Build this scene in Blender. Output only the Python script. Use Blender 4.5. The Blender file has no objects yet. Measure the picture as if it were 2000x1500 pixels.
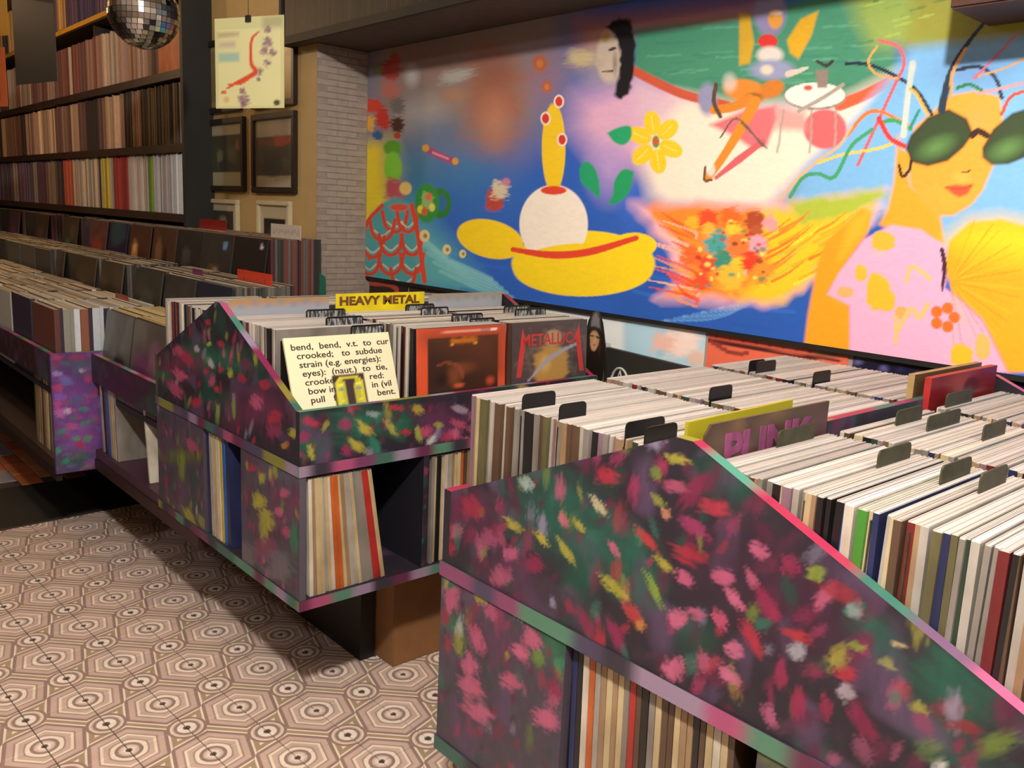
import bpy, bmesh, math, random
import numpy as np
from mathutils import Vector, Matrix

random.seed(7)
SC = bpy.context.scene
COL = SC.collection
# ------------------------------------------------------------------ camera
F = 1700.0                                   # focal length in pixels of the 2000x1500 frame
AR = np.array([0.660468, 0.749388, 0.046905])
AU = np.array([-0.172628, 0.090755, 0.980797])
AF = np.array([-0.730741, 0.655882, -0.189306])
CAM = np.array([0.0, 0.0, 1.40])
cd = bpy.data.cameras.new('camera')
cd.sensor_width = 36.0; cd.lens = F / 2000 * 36; cd.clip_start = 0.02
co = bpy.data.objects.new('camera', cd); COL.objects.link(co)
co.matrix_world = Matrix([[AR[i], AU[i], -AF[i], CAM[i]] for i in range(3)] + [[0, 0, 0, 1]])
SC.camera = co
# ------------------------------------------------------------------ world, lamps, exposure
w = bpy.data.worlds.new('world'); SC.world = w; w.use_nodes = True
w.node_tree.nodes['Background'].inputs[0].default_value = (1.0, 0.86, 0.7, 1)
w.node_tree.nodes['Background'].inputs[1].default_value = 0.03
SC.view_settings.view_transform = 'Standard'
SC.view_settings.look = 'None'
SC.view_settings.exposure = 0.16
SC.view_settings.gamma = 1.0
SC.view_settings.use_curve_mapping = False

def lamp(name, loc, watt, col, radius=0.07, kind='POINT', aim=None, size=70, blend=0.6):
    l = bpy.data.lights.new(name, kind); l.energy = watt; l.color = col
    l.shadow_soft_size = radius
    if kind == 'SPOT':
        l.spot_size = math.radians(size); l.spot_blend = blend
    o = bpy.data.objects.new(name, l); COL.objects.link(o); o.location = loc
    if aim:
        o.rotation_euler = (Vector(aim) - Vector(loc)).to_track_quat('-Z', 'Y').to_euler()
    return o
lamp('ceiling_bulb_light', (0.03, -0.12, 2.68), 330, (1.0, 0.955, 0.89), 0.07)
lamp('ceiling_bulb_light', (-2.9, -1.3, 2.68), 26, (0.95, 0.93, 1.0), 0.09)
lamp('ceiling_bulb_light', (-6.3, 0.3, 2.6), 42, (1.0, 0.64, 0.34), 0.08)
lamp('ceiling_bulb_light', (1.3, 0.8, 2.68), 60, (1.0, 0.93, 0.85), 0.1)
lamp('picture_light', (-3.95, 1.3, 2.75), 5, (1.0, 0.74, 0.42), 0.06)

# ------------------------------------------------------------------ pixel helpers
def ray(x, y):
    return AR * (x - 1000) / F - AU * (y - 750) / F + AF
def at(x, y, axis, val):                      # photo pixel -> point where its ray meets a plane
    d = ray(x, y); return CAM + d * ((val - CAM[axis]) / d[axis])
def dep(x, y, z):
    return CAM + ray(x, y) * z
def proj(P):
    v = np.asarray(P, float) - CAM
    z = v @ AF
    z = np.where(z < 1e-3, 1e-3, z)
    return 1000 + F * (v @ AR) / z, 750 - F * (v @ AU) / z
def S(h):
    c = np.array([int(h[i:i + 2], 16) / 255 for i in (0, 2, 4)])
    return np.where(c <= .04045, c / 12.92, ((c + .055) / 1.055) ** 2.4)
def S4(h): return tuple(S(h)) + (1.0,)

# ------------------------------------------------------------------ node materials
MATS = {}
def nt(name):
    m = bpy.data.materials.new(name); m.use_nodes = True
    return m, m.node_tree, m.node_tree.nodes['Principled BSDF']
def bump(t, b, scale, strength, dist=0.002, coord=None, detail=3):
    n = t.nodes.new('ShaderNodeTexNoise'); n.inputs['Scale'].default_value = scale; n.inputs['Detail'].default_value = detail
    if coord is not None: t.links.new(coord, n.inputs['Vector'])
    bp = t.nodes.new('ShaderNodeBump'); bp.inputs['Strength'].default_value = strength; bp.inputs['Distance'].default_value = dist
    t.links.new(n.outputs['Fac'], bp.inputs['Height']); t.links.new(bp.outputs['Normal'], b.inputs['Normal'])
    return n
def geopos(t):
    g = t.nodes.new('ShaderNodeNewGeometry'); return g.outputs['Position']
def mix(t, f, a, b, mode='MIX'):
    m = t.nodes.new('ShaderNodeMix'); m.data_type = 'RGBA'; m.blend_type = mode
    for s, v in ((0, f), (6, a), (7, b)):
        if isinstance(v, bpy.types.NodeSocket): t.links.new(v, m.inputs[s])
        else: m.inputs[s].default_value = v
    return m.outputs[2]
def plain(name, hexc, rough=0.6, metal=0.0, var=0.15, scale=30, bstr=0.15, spec=0.5):
    if name in MATS: return MATS[name]
    m, t, b = nt(name)
    n = t.nodes.new('ShaderNodeTexNoise'); n.inputs['Scale'].default_value = scale; n.inputs['Detail'].default_value = 4
    t.links.new(geopos(t), n.inputs['Vector'])
    c = S(hexc)
    r = t.nodes.new('ShaderNodeValToRGB')
    r.color_ramp.elements[0].color = tuple(c * (1 - var)) + (1,); r.color_ramp.elements[0].position = .3
    r.color_ramp.elements[1].color = tuple(np.minimum(c * (1 + var), 1)) + (1,); r.color_ramp.elements[1].position = .7
    t.links.new(n.outputs['Fac'], r.inputs[0]); t.links.new(r.outputs[0], b.inputs['Base Color'])
    b.inputs['Roughness'].default_value = rough; b.inputs['Metallic'].default_value = metal
    b.inputs['Specular IOR Level'].default_value = spec
    if bstr:
        bp = t.nodes.new('ShaderNodeBump'); bp.inputs['Strength'].default_value = bstr; bp.inputs['Distance'].default_value = .002
        t.links.new(n.outputs['Fac'], bp.inputs['Height']); t.links.new(bp.outputs['Normal'], b.inputs['Normal'])
    MATS[name] = m; return m
def colattr(name, rough=0.5, spec=0.5, grain=0.08, gscale=250, coat=0.0):
    if name in MATS: return MATS[name]
    m, t, b = nt(name)
    a = t.nodes.new('ShaderNodeVertexColor'); a.layer_name = 'Col'
    n = t.nodes.new('ShaderNodeTexNoise'); n.inputs['Scale'].default_value = gscale; n.inputs['Detail'].default_value = 3
    t.links.new(geopos(t), n.inputs['Vector'])
    r = t.nodes.new('ShaderNodeMapRange'); r.inputs[3].default_value = 1 - grain; r.inputs[4].default_value = 1 + grain
    t.links.new(n.outputs['Fac'], r.inputs[0])
    mm = t.nodes.new('ShaderNodeVectorMath'); mm.operation = 'SCALE'
    t.links.new(a.outputs['Color'], mm.inputs[0]); t.links.new(r.outputs[0], mm.inputs['Scale'])
    t.links.new(mm.outputs[0], b.inputs['Base Color'])
    b.inputs['Roughness'].default_value = rough; b.inputs['Specular IOR Level'].default_value = spec
    b.inputs['Coat Weight'].default_value = coat
    bp = t.nodes.new('ShaderNodeBump'); bp.inputs['Strength'].default_value = .12; bp.inputs['Distance'].default_value = .001
    t.links.new(n.outputs['Fac'], bp.inputs['Height']); t.links.new(bp.outputs['Normal'], b.inputs['Normal'])
    MATS[name] = m; return m
def objcol(name, rough, mul=1.0, white=0.0):
    if name in MATS: return MATS[name]
    m, t, b = nt(name)
    o = t.nodes.new('ShaderNodeObjectInfo')
    n = t.nodes.new('ShaderNodeTexNoise'); n.inputs['Scale'].default_value = 18; n.inputs['Detail'].default_value = 5
    mp = t.nodes.new('ShaderNodeMapping'); mp.inputs['Scale'].default_value = (1, 1, .5)
    t.links.new(geopos(t), mp.inputs[0]); t.links.new(mp.outputs[0], n.inputs['Vector'])
    r = t.nodes.new('ShaderNodeMapRange'); r.inputs[1].default_value = .35; r.inputs[2].default_value = .65
    t.links.new(n.outputs['Fac'], r.inputs[0])
    dark = mix(t, 1.0, o.outputs['Color'], (.62, .6, .58, 1), 'MULTIPLY')
    c = mix(t, r.outputs[0], dark, o.outputs['Color'])
    if white:
        c = mix(t, white, c, S4('c3beba'))
        rn = t.nodes.new('ShaderNodeMapRange'); rn.inputs[3].default_value = .72; rn.inputs[4].default_value = 1.08; t.links.new(o.outputs['Random'], rn.inputs[0])
        sc = t.nodes.new('ShaderNodeVectorMath'); sc.operation = 'SCALE'; t.links.new(c, sc.inputs[0]); t.links.new(rn.outputs[0], sc.inputs['Scale']); c = sc.outputs[0]
    t.links.new(c, b.inputs['Base Color']); b.inputs['Roughness'].default_value = rough
    MATS[name] = m; return m

M_PAINT = colattr('hand_painted_wood', .5, .3, .07, 180)
M_MURAL = colattr('mural_paint', .55, .35, .05, 120)
M_PRINT = colattr('printed_card', .35, .5, .04, 300, .15)
M_STUFF = colattr('mixed_record_sleeves', .5, .4, .12, 60)
M_BLACK = plain('black_painted_wood', '0d0c0a', .6, var=.3, scale=12)
M_DKBROWN = plain('dark_brown_wood', '2b1c14', .5, var=.35, scale=14)
M_INNER = plain('dark_inner_board', '17171c', .6, var=.2)
M_PLASTIC = plain('black_divider_plastic', '101011', .35, var=.1, bstr=0)
M_OLIVE = plain('olive_divider_card', '33331f', .5, var=.4, scale=60)
M_SLEEVE = objcol('record_sleeve_card', .42)
M_TOP = objcol('clear_sleeve_edge', .38, white=.72)

# ------------------------------------------------------------------ object helpers
def tag(o, label=None, cat=None, group=None, kind=None):
    if label: o['label'] = label
    if cat: o['category'] = cat
    if group: o['group'] = group
    if kind: o['kind'] = kind
    return o
def mesh_obj(name, me, mats, parent=None):
    o = bpy.data.objects.new(name, me); COL.objects.link(o)
    for m in (mats if isinstance(mats, (list, tuple)) else [mats]):
        me.materials.append(m)
    if parent is not None:
        o.parent = parent
        o.matrix_parent_inverse = Matrix.Translation(-parent.location) if parent.rotation_euler[:] == (0, 0, 0) else parent.matrix_basis.inverted()
    return o
def empty(name, loc, label, cat, group=None):
    o = bpy.data.objects.new(name, None); COL.objects.link(o); o.location = loc; o.empty_display_size = .05
    return tag(o, label, cat, group)
def bm_obj(name, bm, mats, parent=None, smooth=False):
    me = bpy.data.meshes.new(name); bm.normal_update(); bm.to_mesh(me); bm.free()
    if smooth:
        for p in me.polygons: p.use_smooth = True
    return mesh_obj(name, me, mats, parent)
def addbox(bm, a, b):
    x0, y0, z0 = a; x1, y1, z1 = b
    v = [bm.verts.new(p) for p in ((x0,y0,z0),(x1,y0,z0),(x1,y1,z0),(x0,y1,z0),(x0,y0,z1),(x1,y0,z1),(x1,y1,z1),(x0,y1,z1))]
    return [bm.faces.new([v[i] for i in f]) for f in ((3,2,1,0),(4,5,6,7),(0,1,5,4),(1,2,6,5),(2,3,7,6),(3,0,4,7))]
def box(name, a, b, mat, parent=None, bev=0.0):
    bm = bmesh.new(); addbox(bm, a, b)
    if bev: bmesh.ops.bevel(bm, geom=bm.edges[:], offset=bev, segments=2, affect='EDGES')
    return bm_obj(name, bm, mat, parent)
def tube(bm, pts, r, n=8):
    rings = []
    for i, p in enumerate(pts):
        p = Vector(p)
        d = (Vector(pts[min(i + 1, len(pts) - 1)]) - Vector(pts[max(i - 1, 0)])).normalized()
        x = d.cross(Vector((.3, .2, .93))).normalized(); y = d.cross(x)
        rings.append([bm.verts.new(p + (x * math.cos(k * 2 * math.pi / n) + y * math.sin(k * 2 * math.pi / n)) * r) for k in range(n)])
    for a, b in zip(rings, rings[1:]):
        for k in range(n): bm.faces.new((a[k], a[(k + 1) % n], b[(k + 1) % n], b[k]))
    bm.faces.new(rings[0][::-1]); bm.faces.new(rings[-1])

# ------------------------------------------------------------------ painting on vertices
_T = np.random.RandomState(3).rand(64, 64)
def vn(x, y, s=0):
    x = np.asarray(x) + 13.7 * s; y = np.asarray(y) + 7.3 * s
    xi = np.floor(x).astype(int); yi = np.floor(y).astype(int); fx = x - xi; fy = y - yi
    fx = fx * fx * (3 - 2 * fx); fy = fy * fy * (3 - 2 * fy)
    g = lambda a, b: _T[a % 64, b % 64]
    return (g(xi, yi) * (1 - fx) + g(xi + 1, yi) * fx) * (1 - fy) + (g(xi, yi + 1) * (1 - fx) + g(xi + 1, yi + 1) * fx) * fy
class Canvas:
    def __init__(s, x, y, base):
        s.x, s.y = x, y; s.c = np.tile(S(base), (len(x), 1))
    def put(s, idx, a, hexc):
        a = np.clip(a, 0, 1)[:, None]; s.c[idx] = s.c[idx] * (1 - a) + S(hexc) * a
    def ell(s, cx, cy, rx, ry, hexc, ang=0, soft=.25, alpha=1., dry=0., seed=0):
        R = max(rx, ry) * 1.02
        idx = np.where((abs(s.x - cx) < R) & (abs(s.y - cy) < R))[0]
        if not len(idx): return
        dx = s.x[idx] - cx; dy = s.y[idx] - cy; ca, sa = math.cos(math.radians(ang)), math.sin(math.radians(ang))
        u = (dx * ca + dy * sa) / rx; v = (-dx * sa + dy * ca) / ry
        r = np.sqrt(u * u + v * v)
        if dry: r = r + dry * (vn(u * 2.2 + 5, v * 6, seed) - .5) + dry * .7 * (vn(u * 3 + 9, v * 15, seed + 2) - .5)
        s.put(idx, alpha * np.clip((1 - r) / max(soft, .02), 0, 1), hexc)
    def poly(s, pts, hexc, soft=0., alpha=1., wob=0., seed=0):
        p = np.array(pts, float)
        lo = p.min(0) - soft - wob; hi = p.max(0) + soft + wob
        idx = np.where((s.x > lo[0]) & (s.x < hi[0]) & (s.y > lo[1]) & (s.y < hi[1]))[0]
        if not len(idx): return
        x = s.x[idx]; y = s.y[idx]
        if wob:
            x = x + wob * (vn(x / (wob * 3), y / (wob * 3), seed) - .5) * 2; y = y + wob * (vn(x / (wob * 3), y / (wob * 3), seed + 3) - .5) * 2
        ins = np.zeros(len(idx), bool); d = np.full(len(idx), 1e9)
        for a, b in zip(p, np.roll(p, -1, 0)):
            with np.errstate(divide='ignore', invalid='ignore'):
                cr = ((a[1] > y) != (b[1] > y)) & (x < (b[0] - a[0]) * (y - a[1]) / (b[1] - a[1] + 1e-12) + a[0])
            ins ^= cr
            if soft:
                ab = b - a; t = np.clip(((x - a[0]) * ab[0] + (y - a[1]) * ab[1]) / (ab @ ab + 1e-9), 0, 1)
                d = np.minimum(d, np.hypot(x - a[0] - t * ab[0], y - a[1] - t * ab[1]))
        al = np.where(ins, .5 + .5 * d / soft, .5 - .5 * d / soft) if soft else ins.astype(float)
        s.put(idx, alpha * np.clip(al, 0, 1), hexc)
    def line(s, pts, wd, hexc, soft=.22, alpha=1.):
        pts = smooth(pts); p = np.array(pts, float)
        wd = np.interp(np.linspace(0, 1, len(p)), np.linspace(0, 1, len(wd)), wd) if hasattr(wd, '__len__') else np.full(len(p), wd)
        W = wd.max(); lo = p.min(0) - W; hi = p.max(0) + W
        idx = np.where((s.x > lo[0]) & (s.x < hi[0]) & (s.y > lo[1]) & (s.y < hi[1]))[0]
        if not len(idx): return
        best = np.full(len(idx), -9.)
        for i in range(len(p) - 1):
            ab = p[i + 1] - p[i]; t = np.clip(((s.x[idx] - p[i][0]) * ab[0] + (s.y[idx] - p[i][1]) * ab[1]) / (ab @ ab + 1e-9), 0, 1)
            d = np.hypot(s.x[idx] - p[i][0] - t * ab[0], s.y[idx] - p[i][1] - t * ab[1])
            best = np.maximum(best, 1 - d / (wd[i] / 2))
        s.put(idx, alpha * np.clip(best / soft, 0, 1), hexc)
def smooth(pts, n=6):
    if len(pts) < 3: return pts
    P = [np.array(p, float) for p in pts]; P = [2 * P[0] - P[1]] + P + [2 * P[-1] - P[-2]]
    out = []
    for i in range(1, len(P) - 2):
        for k in range(n):
            t = k / n
            out.append(.5 * ((2 * P[i]) + (-P[i-1] + P[i+1]) * t + (2*P[i-1] - 5*P[i] + 4*P[i+1] - P[i+2]) * t*t + (-P[i-1] + 3*P[i] - 3*P[i+1] + P[i+2]) * t**3))
    return out + [P[-2]]

EDGE = ['b85a86', 'a84c7a', '4a8a7a', '9c8aac', 'a9a0a8', '9c2a4c', '8a2a58', '356a60', '8a8436', '6a5070']
EDGE2 = ['6a3a5c', '54485c', '3a6058', '7c4468', '8a7a94', '5c2c48', '46405a', '4f7a68', '7a7a3c', '9a4a70', '33303c']
def edge_paint(t, seed, muted=False):
    if muted:
        rs = np.random.RandomState(int(seed * 10) % 9973); pal = np.array([S(EDGE2[k]) for k in rs.randint(0, len(EDGE2), 60)])
        q = t * 16; j = np.floor(q).astype(int) % 59; f = np.clip((q - np.floor(q) - .3) * 2.5, 0, 1)[:, None]
        return (pal[j] * (1 - f) + pal[j + 1] * f) * .8
    rs = np.random.RandomState(int(seed * 10) % 9973); pal = np.array([S(EDGE[k]) for k in rs.randint(0, len(EDGE), 60)])
    q = t * 13; j = np.floor(q).astype(int) % 59; f = np.clip((q - np.floor(q) - .35) * 3, 0, 1)[:, None]
    return (pal[j] * (1 - f) + pal[j + 1] * f) * .72
def panel(name, poly, org, uax, vax, nrm, thick, res, paint, parent, mat=None, eseed=0, edge=True):
    """convex board: painted grid on the face, plain back, variegated edges. poly in (u, v) metres"""
    mat = mat or M_PAINT
    org, uax, vax, nrm = (np.array(k, float) for k in (org, uax, vax, nrm))
    P = np.array(poly, float); lo = P.min(0); hi = P.max(0)
    area = sum(a[0]*b[1]-b[0]*a[1] for a, b in zip(P, np.roll(P, -1, 0)))
    if area < 0: P = P[::-1]
    nu = max(1, int(round((hi[0]-lo[0]) / res))); nv = max(1, int(round((hi[1]-lo[1]) / res)))
    bm = bmesh.new()
    us = np.linspace(lo[0], hi[0], nu + 1); vs = np.linspace(lo[1], hi[1], nv + 1)
    g = [[bm.verts.new((u, v, 0)) for u in us] for v in vs]
    for j in range(nv):
        for i in range(nu):
            bm.faces.new((g[j][i], g[j][i+1], g[j+1][i+1], g[j+1][i]))
    rect = len(P) == 4 and all(any(abs(p[0]-q) < 1e-9 for q in (lo[0], hi[0])) and any(abs(p[1]-q) < 1e-9 for q in (lo[1], hi[1])) for p in P)
    if not rect:
        for a, b in zip(P, np.roll(P, -1, 0)):
            e = b - a
            bmesh.ops.bisect_plane(bm, geom=bm.verts[:] + bm.edges[:] + bm.faces[:], dist=1e-6, plane_co=(a[0], a[1], 0), plane_no=(e[1], -e[0], 0), clear_outer=True)
    uv = np.array([v.co[:2] for v in bm.verts]).reshape(-1, 2)
    nf = len(uv)
    W = org + uv[:, :1] * uax + uv[:, 1:] * vax
    colr = paint(W, uv)
    lay = bm.verts.layers.float_color.new('Col')
    def setc(vs, cs):
        for v, k in zip(vs, cs): v[lay] = (k[0], k[1], k[2], 1.0)
    for v, p, k in zip(bm.verts, W, colr): v.co = p; v[lay] = (k[0], k[1], k[2], 1.0)
    c3 = lambda q, d: Vector(org + q[0] * uax + q[1] * vax - nrm * d)
    back = [bm.verts.new(c3(p, thick)) for p in P]; bm.faces.new(back[::-1])
    setc(back, colr[:1].repeat(len(P), 0) * .6)
    for k, (a, b) in enumerate(zip(P, np.roll(P, -1, 0))):
        L = np.hypot(*(b - a)); n = max(1, int(L / .012)); ts = np.linspace(0, 1, n + 1)
        fr = [bm.verts.new(c3(a + (b - a) * t, 0)) for t in ts]; bk = [bm.verts.new(c3(a + (b - a) * t, thick)) for t in ts]
        for i in range(n): bm.faces.new((fr[i], bk[i], bk[i+1], fr[i+1]))
        e3 = ((b - a)[1] * uax - (b - a)[0] * vax) / max(L, 1e-6)
        bright = edge == 'all' or (edge and e3[2] > .2)
        ec = edge_paint(ts * L, eseed + k * 1.7, edge == 'all') if bright else colr[:1].repeat(n + 1, 0)
        setc(fr, ec); setc(bk, ec)
    me = bpy.data.meshes.new(name); bm.normal_update()
    bm.to_mesh(me); bm.free()
    # face orientation: make the painted face look along nrm
    if len(me.polygons) and np.dot(np.array(me.polygons[0].normal), nrm) < 0: me.flip_normals()
    return mesh_obj(name, me, mat, parent)

# painted-flower look of the racks
DABS = [('52203c', 6), ('641c44', 6), ('3a2c3c', 4), ('1c4a40', 5), ('4a3a58', 4), ('7c1c48', 5), ('962a5c', 5), ('b8527c', 4), ('a82038', 3), ('a39a2c', 2), ('6a8230', 2), ('8b84a4', 2), ('57324e', 3), ('2a6f60', 3), ('c0c4c0', .5)]
def flora(seed, px_zone=None, n=260, dark='2b2733', teal=.42, size=1.0, extra=None, hues=None, ang=70):
    def f(W, uv):
        rs = np.random.RandomState(seed)
        c = Canvas(uv[:, 0].copy(), uv[:, 1].copy(), dark)
        a = vn(uv[:, 0] * 9, uv[:, 1] * 9, seed); b = vn(uv[:, 0] * 22, uv[:, 1] * 22, seed + 5)
        c.put(np.arange(len(uv)), np.clip((a * .7 + b * .3 - (1 - teal)) * 4, 0, 1), '184c42')
        c.put(np.arange(len(uv)), np.clip((b - .62) * 3, 0, .7), '5a4468')
        px, py = proj(W)
        if px_zone:
            c.x, c.y = px, py
            for z in px_zone: c.ell(*z[:5], ang=z[5] if len(z) > 5 else 0, soft=.8, alpha=.85, dry=.35, seed=seed)
            c.x, c.y = uv[:, 0].copy(), uv[:, 1].copy()
        lo = uv.min(0); hi = uv.max(0); hs = hues or DABS
        ws = np.array([h[1] for h in hs], float); ws /= ws.sum()
        for k in range(n):
            h = hs[rs.choice(len(hs), p=ws)][0]; cx, cy = lo + rs.rand(2) * (hi - lo)
            r = (.008 + .010 * rs.rand()) * size
            c.ell(cx, cy, r * (1.2 + rs.rand() * .9), r * (.7 + .3 * rs.rand()), h, ang=ang + rs.randn() * 22, soft=.6, alpha=.35 + .45 * rs.rand(), dry=.6, seed=k)
        if extra:
            c.x, c.y = px, py
            for k, e in enumerate(extra):
                e = (e[0], e[1], e[3], e[2]) + tuple(e[4:]) if e[3] > e[2] * 1.25 else e
                c.ell(*e[:5], ang=e[5] if len(e) > 5 else 60, soft=.5, alpha=.85, dry=.6, seed=k)
        c.c *= (.9 + .2 * vn(uv[:, 0] * 160, uv[:, 1] * 50, seed + 9))[:, None]
        g = c.c.mean(1, keepdims=True)
        return (c.c * .9 + g * .1) * .68
    return f

# ================================================================== the setting
YW = 2.20                                     # mural wall
YP = 1.93                                     # wall with the framed pictures
def struct(name, a, b, mat): return tag(box(name, a, b, mat), kind='structure')
def tile_material():
    m, t, b = nt('patterned_cement_tile'); L = t.links
    def math_(op, a, b2=None, c=None):
        n = t.nodes.new('ShaderNodeMath'); n.operation = op
        for i, v in enumerate((a, b2, c)):
            if v is None: continue
            if isinstance(v, bpy.types.NodeSocket): L.new(v, n.inputs[i])
            else: n.inputs[i].default_value = v
        return n.outputs[0]
    sx = t.nodes.new('ShaderNodeSeparateXYZ'); L.new(geopos(t), sx.inputs[0])
    ca, sa = math.cos(TROT), math.sin(TROT)
    X = math_('SUBTRACT', sx.outputs[0], TORG[0]); Y = math_('SUBTRACT', sx.outputs[1], TORG[1])
    u = math_('DIVIDE', math_('ADD', math_('MULTIPLY', X, ca), math_('MULTIPLY', Y, sa)), TS)
    v = math_('DIVIDE', math_('SUBTRACT', math_('MULTIPLY', Y, ca), math_('MULTIPLY', X, sa)), TS)
    a = math_('MULTIPLY', math_('ADD', u, v), .5); bb = math_('MULTIPLY', math_('SUBTRACT', u, v), .5)
    def cell(off):
        fa = math_('SUBTRACT', a, off); fa = math_('SUBTRACT', fa, math_('ROUND', fa))
        fb = math_('SUBTRACT', bb, off); fb = math_('SUBTRACT', fb, math_('ROUND', fb))
        return math_('ADD', fa, fb), math_('SUBTRACT', fa, fb)
    def radius(dx, dy): return math_('SQRT', math_('ADD', math_('MULTIPLY', dx, dx), math_('MULTIPLY', dy, dy)))
    dx, dy = cell(0.0)
    hexm = None
    for k in range(3):
        an = math.radians(12 + 60 * k)
        d = math_('ABSOLUTE', math_('ADD', math_('MULTIPLY', dx, math.cos(an)), math_('MULTIPLY', dy, math.sin(an))))
        hexm = d if hexm is None else math_('MAXIMUM', hexm, d)
    rad = radius(dx, dy)
    mr = t.nodes.new('ShaderNodeMapRange'); mr.inputs[1].default_value = .22; mr.inputs[2].default_value = .42; L.new(rad, mr.inputs[0])
    big = math_('ADD', math_('MULTIPLY', rad, math_('SUBTRACT', 1.0, mr.outputs[0])), math_('MULTIPLY', math_('MULTIPLY', hexm, 1.04), mr.outputs[0]))
    def ramp(fac, stops):
        r = t.nodes.new('ShaderNodeValToRGB'); e = r.color_ramp
        e.elements[0].position = stops[0][0]; e.elements[0].color = S4(stops[0][1])
        e.elements[1].position = stops[1][0]; e.elements[1].color = S4(stops[1][1])
        for p, c in stops[2:]:
            q = e.elements.new(p); q.color = S4(c)
        L.new(fac, r.inputs[0]); return r.outputs[0]
    CR, PK, BR, DK, LT = 'e3d6c2', 'c2aaa0', '907870', '5a4640', 'e6dcd0'
    cb = ramp(math_('MULTIPLY', big, 1.0 / .66), [(0, DK), (.07, DK), (.10, LT), (.24, PK), (.26, BR), (.33, BR), (.35, LT), (.44, CR), (.46, BR), (.51, PK), (.60, PK), (.63, CR), (.68, CR), (.70, BR), (.76, PK), (.88, PK), (.91, BR), (.97, BR)])
    sx2, sy2 = cell(0.5); sr = radius(sx2, sy2)
    cs = ramp(math_('MULTIPLY', sr, 1 / .34), [(0, DK), (.16, DK), (.22, LT), (.45, LT), (.5, BR), (.62, BR), (.66, PK), (.8, CR), (.84, BR), (.97, BR)])
    # cream ground with tan bands running between the rosettes
    q = math_('ADD', math_('MULTIPLY', math_('ABSOLUTE', math_('SUBTRACT', big, .74)), 9.0), 0.0)
    ground = ramp(q, [(0, 'a08c74'), (.35, 'a08c74'), (.5, CR), (1.0, LT)])
    inb = math_('LESS_THAN', big, .655); ins = math_('LESS_THAN', sr, .335)
    c = mix(t, inb, ground, cb); c = mix(t, ins, c, cs)
    n = t.nodes.new('ShaderNodeTexNoise'); n.inputs['Scale'].default_value = 14; n.inputs['Detail'].default_value = 6; L.new(geopos(t), n.inputs['Vector'])
    r = t.nodes.new('ShaderNodeMapRange'); r.inputs[3].default_value = .8; r.inputs[4].default_value = 1.16; L.new(n.outputs[0], r.inputs[0])
    mm = t.nodes.new('ShaderNodeVectorMath'); mm.operation = 'SCALE'; L.new(c, mm.inputs[0]); L.new(r.outputs[0], mm.inputs['Scale'])
    L.new(mm.outputs[0], b.inputs['Base Color']); b.inputs['Roughness'].default_value = .55
    return m
TORG = (-2.134, 0.648); TROT = math.radians(3.4); TS = 0.154
M_TILE = tile_material()
M_JOINT = plain('dark_tile_joint', '3a2e27', .8, var=.2)
floor = struct('floor', (-9.3, -2.6, -.12), (2.2, 2.3, -.004), M_JOINT)
bm = bmesh.new(); h = TS / 2 - .0013
fs = addbox(bm, (-h, -h, -.012), (h, h, 0)); 
bmesh.ops.bevel(bm, geom=[e for e in bm.edges if all(v.co.z > -.001 for v in e.verts)], offset=.0012, segments=1, affect='EDGES')
tile_me = bpy.data.meshes.new('tile'); bm.to_mesh(tile_me); bm.free(); tile_me.materials.append(M_TILE)
ex = np.array([math.cos(TROT), math.sin(TROT)]); ey = np.array([-math.sin(TROT), math.cos(TROT)])
cells = []
for i in range(-16, 32):
    for j in range(-22, 12):
        p = np.array(TORG) + (i + .5) * TS * ex + (j + .5) * TS * ey
        if not (-4.0 < p[0] < 2.1 and -2.5 < p[1] < 2.1): continue
        depth = (np.array([p[0], p[1], 0]) - CAM) @ AF
        X, Y = proj(np.array([p[0], p[1], 0.]))
        vis = depth > .5 and -70 < X < 960 and 900 < Y < 1580
        cells.append((0 if vis else 1, p[0] ** 2 + p[1] ** 2, p))
cells.sort(key=lambda c: c[:2])
single = [c for c in cells if c[0] == 0][:300]
for c in single:
    o = bpy.data.objects.new('tile', tile_me); COL.objects.link(o)
    o.location = (c[2][0], c[2][1], 0); o.rotation_euler = (0, 0, TROT); o.parent = floor
rest = [c for c in cells if not any(c is s for s in single)]
bm = bmesh.new()
for c in rest:
    v = [bm.verts.new((*(c[2] + a * h * ex + b * h * ey), 0)) for a, b in ((-1, -1), (1, -1), (1, 1), (-1, 1))]
    bm.faces.new(v)
tag(bm_obj('tile_field', bm, M_TILE, floor), kind='stuff')
# dark strip and terracotta paving past it
strip = struct('trim_1', (-4.585, -2.6, -.03), (-4.03, 2.1, .002), plain('black_rubber_threshold', '23221e', .5, var=.25, scale=6))
TERRA = [plain('terracotta_brick_a', 'b0643a', .5, var=.2, scale=9), plain('terracotta_brick_b', '9c5434', .5, var=.25, scale=9), plain('terracotta_brick_c', '7f7c80', .5, var=.2, scale=9), plain('terracotta_brick_d', 'a8714e', .5, var=.2, scale=9)]
tme = []
for m in TERRA:
    bm = bmesh.new(); addbox(bm, (-.098, -.048, -.01), (.098, .048, 0))
    bmesh.ops.bevel(bm, geom=[e for e in bm.edges if all(v.co.z > -.001 for v in e.verts)], offset=.003, segments=1, affect='EDGES')
    me = bpy.data.meshes.new('brick'); bm.to_mesh(me); bm.free(); me.materials.append(m); tme.append(me)
bl = bmesh.new(); rr = random.Random(4)
for i in range(24):
    for j in range(36):
        x = -4.69 - i * .2 - (.1 if j % 2 else 0); y = -1.6 + j * .1
        X, Y = proj(np.array([x, y, 0.])); 
        if -40 < X < 240 and 820 < Y < 1100:
            o = bpy.data.objects.new('brick', rr.choice(tme)); COL.objects.link(o); o.location = (x, y, .001); o.parent = floor
M_CEIL = plain('warm_white_ceiling', 'b9a184', .8)
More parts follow.
